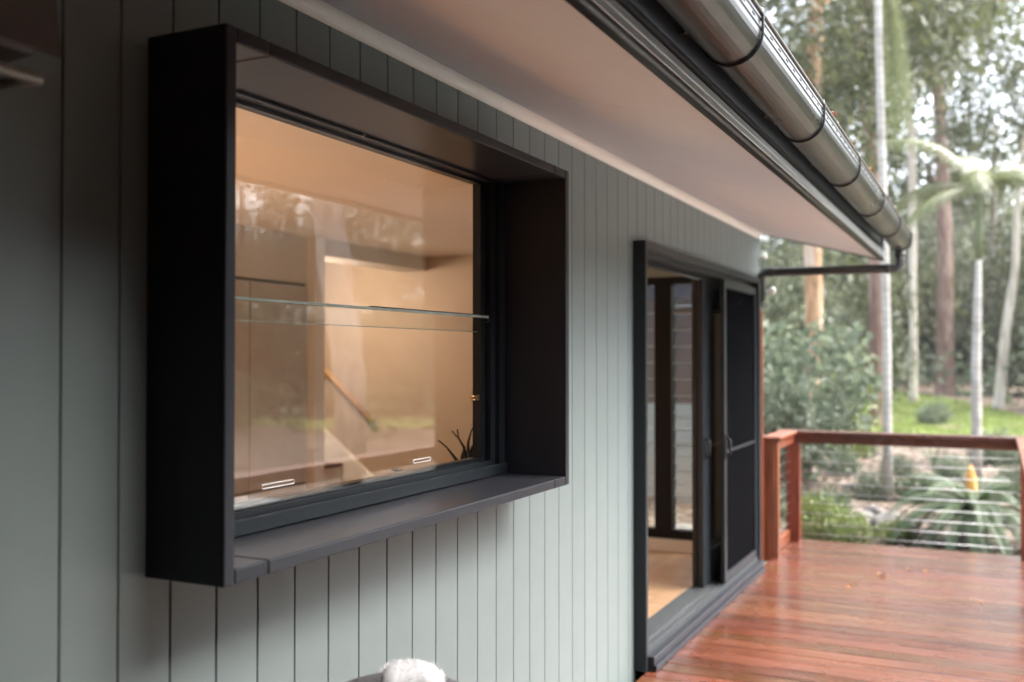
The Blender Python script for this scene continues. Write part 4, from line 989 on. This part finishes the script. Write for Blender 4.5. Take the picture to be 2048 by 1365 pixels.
# free hanging pale frond of the first palm, and another palm whose trunk stands outside the picture
fm = frond_mesh(2.1, 60, .30, .010, .55, (R(-72), R(-88)), 77, .05, .02); fm.materials.append(M['palm_leaf'])
for az_, dx in ((35, 8), (80, 14)):
    o = bpy.data.objects.new('frond', fm); COL.objects.link(o); o.parent = P1; o.location = spot(1758 + dx, -40, 13.5) - P1.location; o.rotation_euler = (0, 0, R(az_))
# ---- cycad with its orange cone
cb = gpt(1945, 1092); cb.z = gz(cb.x, cb.y)
cyc = empty('cycad', cb, 'wide dark green cycad with an upright orange cone behind the steel cables', 'cycad')
MB().tube([cb + Vector((0, 0, -.05)), cb + Vector((0, 0, .22)), cb + Vector((0, 0, .30))], [.16, .15, .10], 12).build('trunk', M['bark_grey'], cyc)
cm = [frond_mesh(.95, 46, .125, .0065, .25, (R(c0), R(c1)), 90 + k, .28, .010) for k, (c0, c1) in enumerate(((66, -30), (46, -50), (30, -66), (14, -75)))]
for m_ in cm: m_.materials.append(M['cycad_leaf'])
for ring, (n_, k0) in enumerate(((12, 0), (17, 1), (18, 2), (16, 3))):
    for k in range(n_):
        o = bpy.data.objects.new('frond', cm[k0]); COL.objects.link(o); o.parent = cyc; o.location = (0, 0, .33); o.rotation_euler = (random.uniform(-.15, .15), random.uniform(-.1, .1), 6.283 * k / n_ + ring * .3 + random.uniform(-.1, .1)); sF = random.uniform(.85, 1.1); o.scale = (sF,) * 3
bm = bmesh.new(); nr, ns = 22, 14; gr = []
for i in range(nr + 1):
    u = i / nr; rad = .052 * (math.sin(math.pi * (.10 + .88 * u)) ** .55)
    gr.append([bm.verts.new((rad * (1 + .10 * (1 if (i + k) % 2 else -1)) * math.cos(6.283 * k / ns), rad * (1 + .10 * (1 if (i + k) % 2 else -1)) * math.sin(6.283 * k / ns), u * .42)) for k in range(ns)])
for a, b_ in zip(gr, gr[1:]):
    for k in range(ns): bm.faces.new((a[k], a[(k + 1) % ns], b_[(k + 1) % ns], b_[k]))
bm.faces.new(gr[-1])
me = bpy.data.meshes.new('cone'); bm.to_mesh(me); bm.free()
o = link('cone', me, noise_mat('orange_cone', (.55, .26, .06), (.68, .36, .10), 30, .7)); o.parent = cyc; o.location = (0, 0, .42); o.rotation_euler = (0, R(-2), 0)

# ---- garden shed outside the louvre window
sh = empty('garden_shed', (-5.0, 13.5, gz(-5, 13.5)), 'small shed with pale boards and a brown upper part seen through the louvre window', 'shed')
zb = gz(-5, 13.5) - .2
for k in range(8): bx('board', M['cladding'], sh, -7.0, -3.62, 12.98 - .012 * (k % 2), 13.05, zb + .18 * k, zb + .18 * (k + 1) - .008)
bx('upper_wall', noise_mat('brown_shed_wall', (.022, .021, .025), (.030, .029, .034), 8, .8), sh, -7.0, -3.62, 12.99, 13.1, zb + 1.44, zb + 3.3)
bx('back_wall', M['inner_wall'], sh, -7.0, -3.62, 13.11, 15.5, zb, zb + 3.2)
MB().extrude([(12.7, zb + 3.3), (12.7, zb + 3.36), (15.8, zb + 3.9), (15.8, zb + 3.84)], -7.2, -3.45, 'x').build('roof', M['fascia'], sh)

# ---- fallen leaves on the deck, debris along the gutter
M['dry_leaf'] = noise_mat('dry_leaf', (.30, .12, .04), (.48, .26, .10), 30, .7, objrand=.35)
def deadleaf(p, L, rz, label, mat='dry_leaf', name='fallen_leaf'):
    bm = bmesh.new(); up, lo = [], []
    for i in range(7):
        u = i / 6; w_ = .28 * L * math.sin(math.pi * u) ** .8 + .0006; x = (u - .5) * L; z = .10 * L * math.sin(3 * u) ** 2 + .002
        up.append((bm.verts.new((x, -w_, z + w_ * .5)), bm.verts.new((x, 0, z)), bm.verts.new((x, w_, z + w_ * .4))))
    for a, b_ in zip(up, up[1:]):
        for k in (0, 1): bm.faces.new((a[k], b_[k], b_[k + 1], a[k + 1]))
    bmesh.ops.solidify(bm, geom=bm.faces[:], thickness=.0006)
    me = bpy.data.meshes.new(name); bm.to_mesh(me); bm.free(); o = link(name, me, M[mat]); o.location = p; o.rotation_euler = (0, 0, rz)
    return tag(o, label, 'leaf', 'fallen leaves on the deck')
def dpt(x, y):
    d = px_dir(x, y); t = (ZD - EYE) / d.z; return Vector((0, 0, EYE)) + d * t + Vector((0, 0, .002))
for x, y, L, lab in ((1817, 1141, .06, 'small dark fallen leaf in the middle of the deck, the farthest one'), (1852, 1145, .05, 'pale little leaf on the deck next to the dark farthest leaf'), (1705, 1169, .07, 'yellow fallen leaf on the deck in line with the corner post'), (1762, 1152, .09, 'red brown fallen leaf lying flat on the deck between the yellow and dark ones'), (1695, 1176, .06, 'brown curled leaf touching the yellow one'),
                     (1519, 1167, .035, 'dark scrap of leaf beside the door sill'), (1546, 1135, .04, 'pale leaf scrap at the foot of the end post'), (1896, 1187, .04, 'tiny dark leaf scrap alone on the shiny part of the deck'), (1962, 1206, .04, 'tiny brown leaf near the railing side of the deck')):
    deadleaf(dpt(x, y), L, random.uniform(0, 6), lab)
M['ember_leaf'] = noise_mat('orange_leaf', (.34, .12, .06), (.46, .20, .10), 30, .7)
for y, mt, L, lab in ((3.98, 'ember_leaf', .034, 'orange leaf caught on the gutter edge, the nearest one'), (4.55, 'ember_leaf', .022, 'small reddish leaf on the gutter edge between the two bigger orange ones'), (5.25, 'ember_leaf', .038, 'orange leaf caught on the gutter edge near its far half')):
    o = deadleaf(Vector((-.556, y, 2.492)), L, random.uniform(0, 6), lab, mt); o.rotation_euler = (random.uniform(.4, 1.2), .5, 1.0); o['group'] = 'leaves caught on the gutter'
V = []; tint = []
for _ in range(420):
    y = rng.uniform(3.0, 8.0) if rng.uniform() < .6 else rng.choice([3.7, 4.8, 5.5, 6.4, 7.0, 7.5]) + rng.normal(0, .12)
    if y > 8.03: continue
    p = np.array([rng.normal(-.575, .012), y, 2.478 + abs(rng.normal(0, .010))]); a = rng.normal(0, 1, 3); a /= np.linalg.norm(a); L = rng.uniform(.008, .045); s = np.cross(a, rng.normal(0, 1, 3)); s /= np.linalg.norm(s); wd = rng.uniform(.0012, .006)
    V.append([p - a * L / 2, p + s * wd, p + a * L / 2, p - s * wd]); tint.append(rng.uniform(.3, 1))
tag(link('gutter_litter', quads_mesh('gutter_litter', np.array(V), colors=np.array(tint)), M['chips']), kind='stuff')

# ---- thin haze volume added to pale the distance like lens veil
hb = bpy.data.materials.new('lens_veil_haze'); hb.use_nodes = True; t = hb.node_tree
for n in list(t.nodes):
    if n.type != 'OUTPUT_MATERIAL': t.nodes.remove(n)
pv = t.nodes.new('ShaderNodeVolumePrincipled'); pv.inputs['Color'].default_value = (.95, .97, 1, 1); pv.inputs['Density'].default_value = .0005; pv.inputs['Anisotropy'].default_value = .2
t.links.new(pv.outputs[0], [n for n in t.nodes if n.type == 'OUTPUT_MATERIAL'][0].inputs['Volume'])
hz = bx('haze', hb, None, -330, 330, -330, 350, -9, 32); tag(hz, kind='stuff')
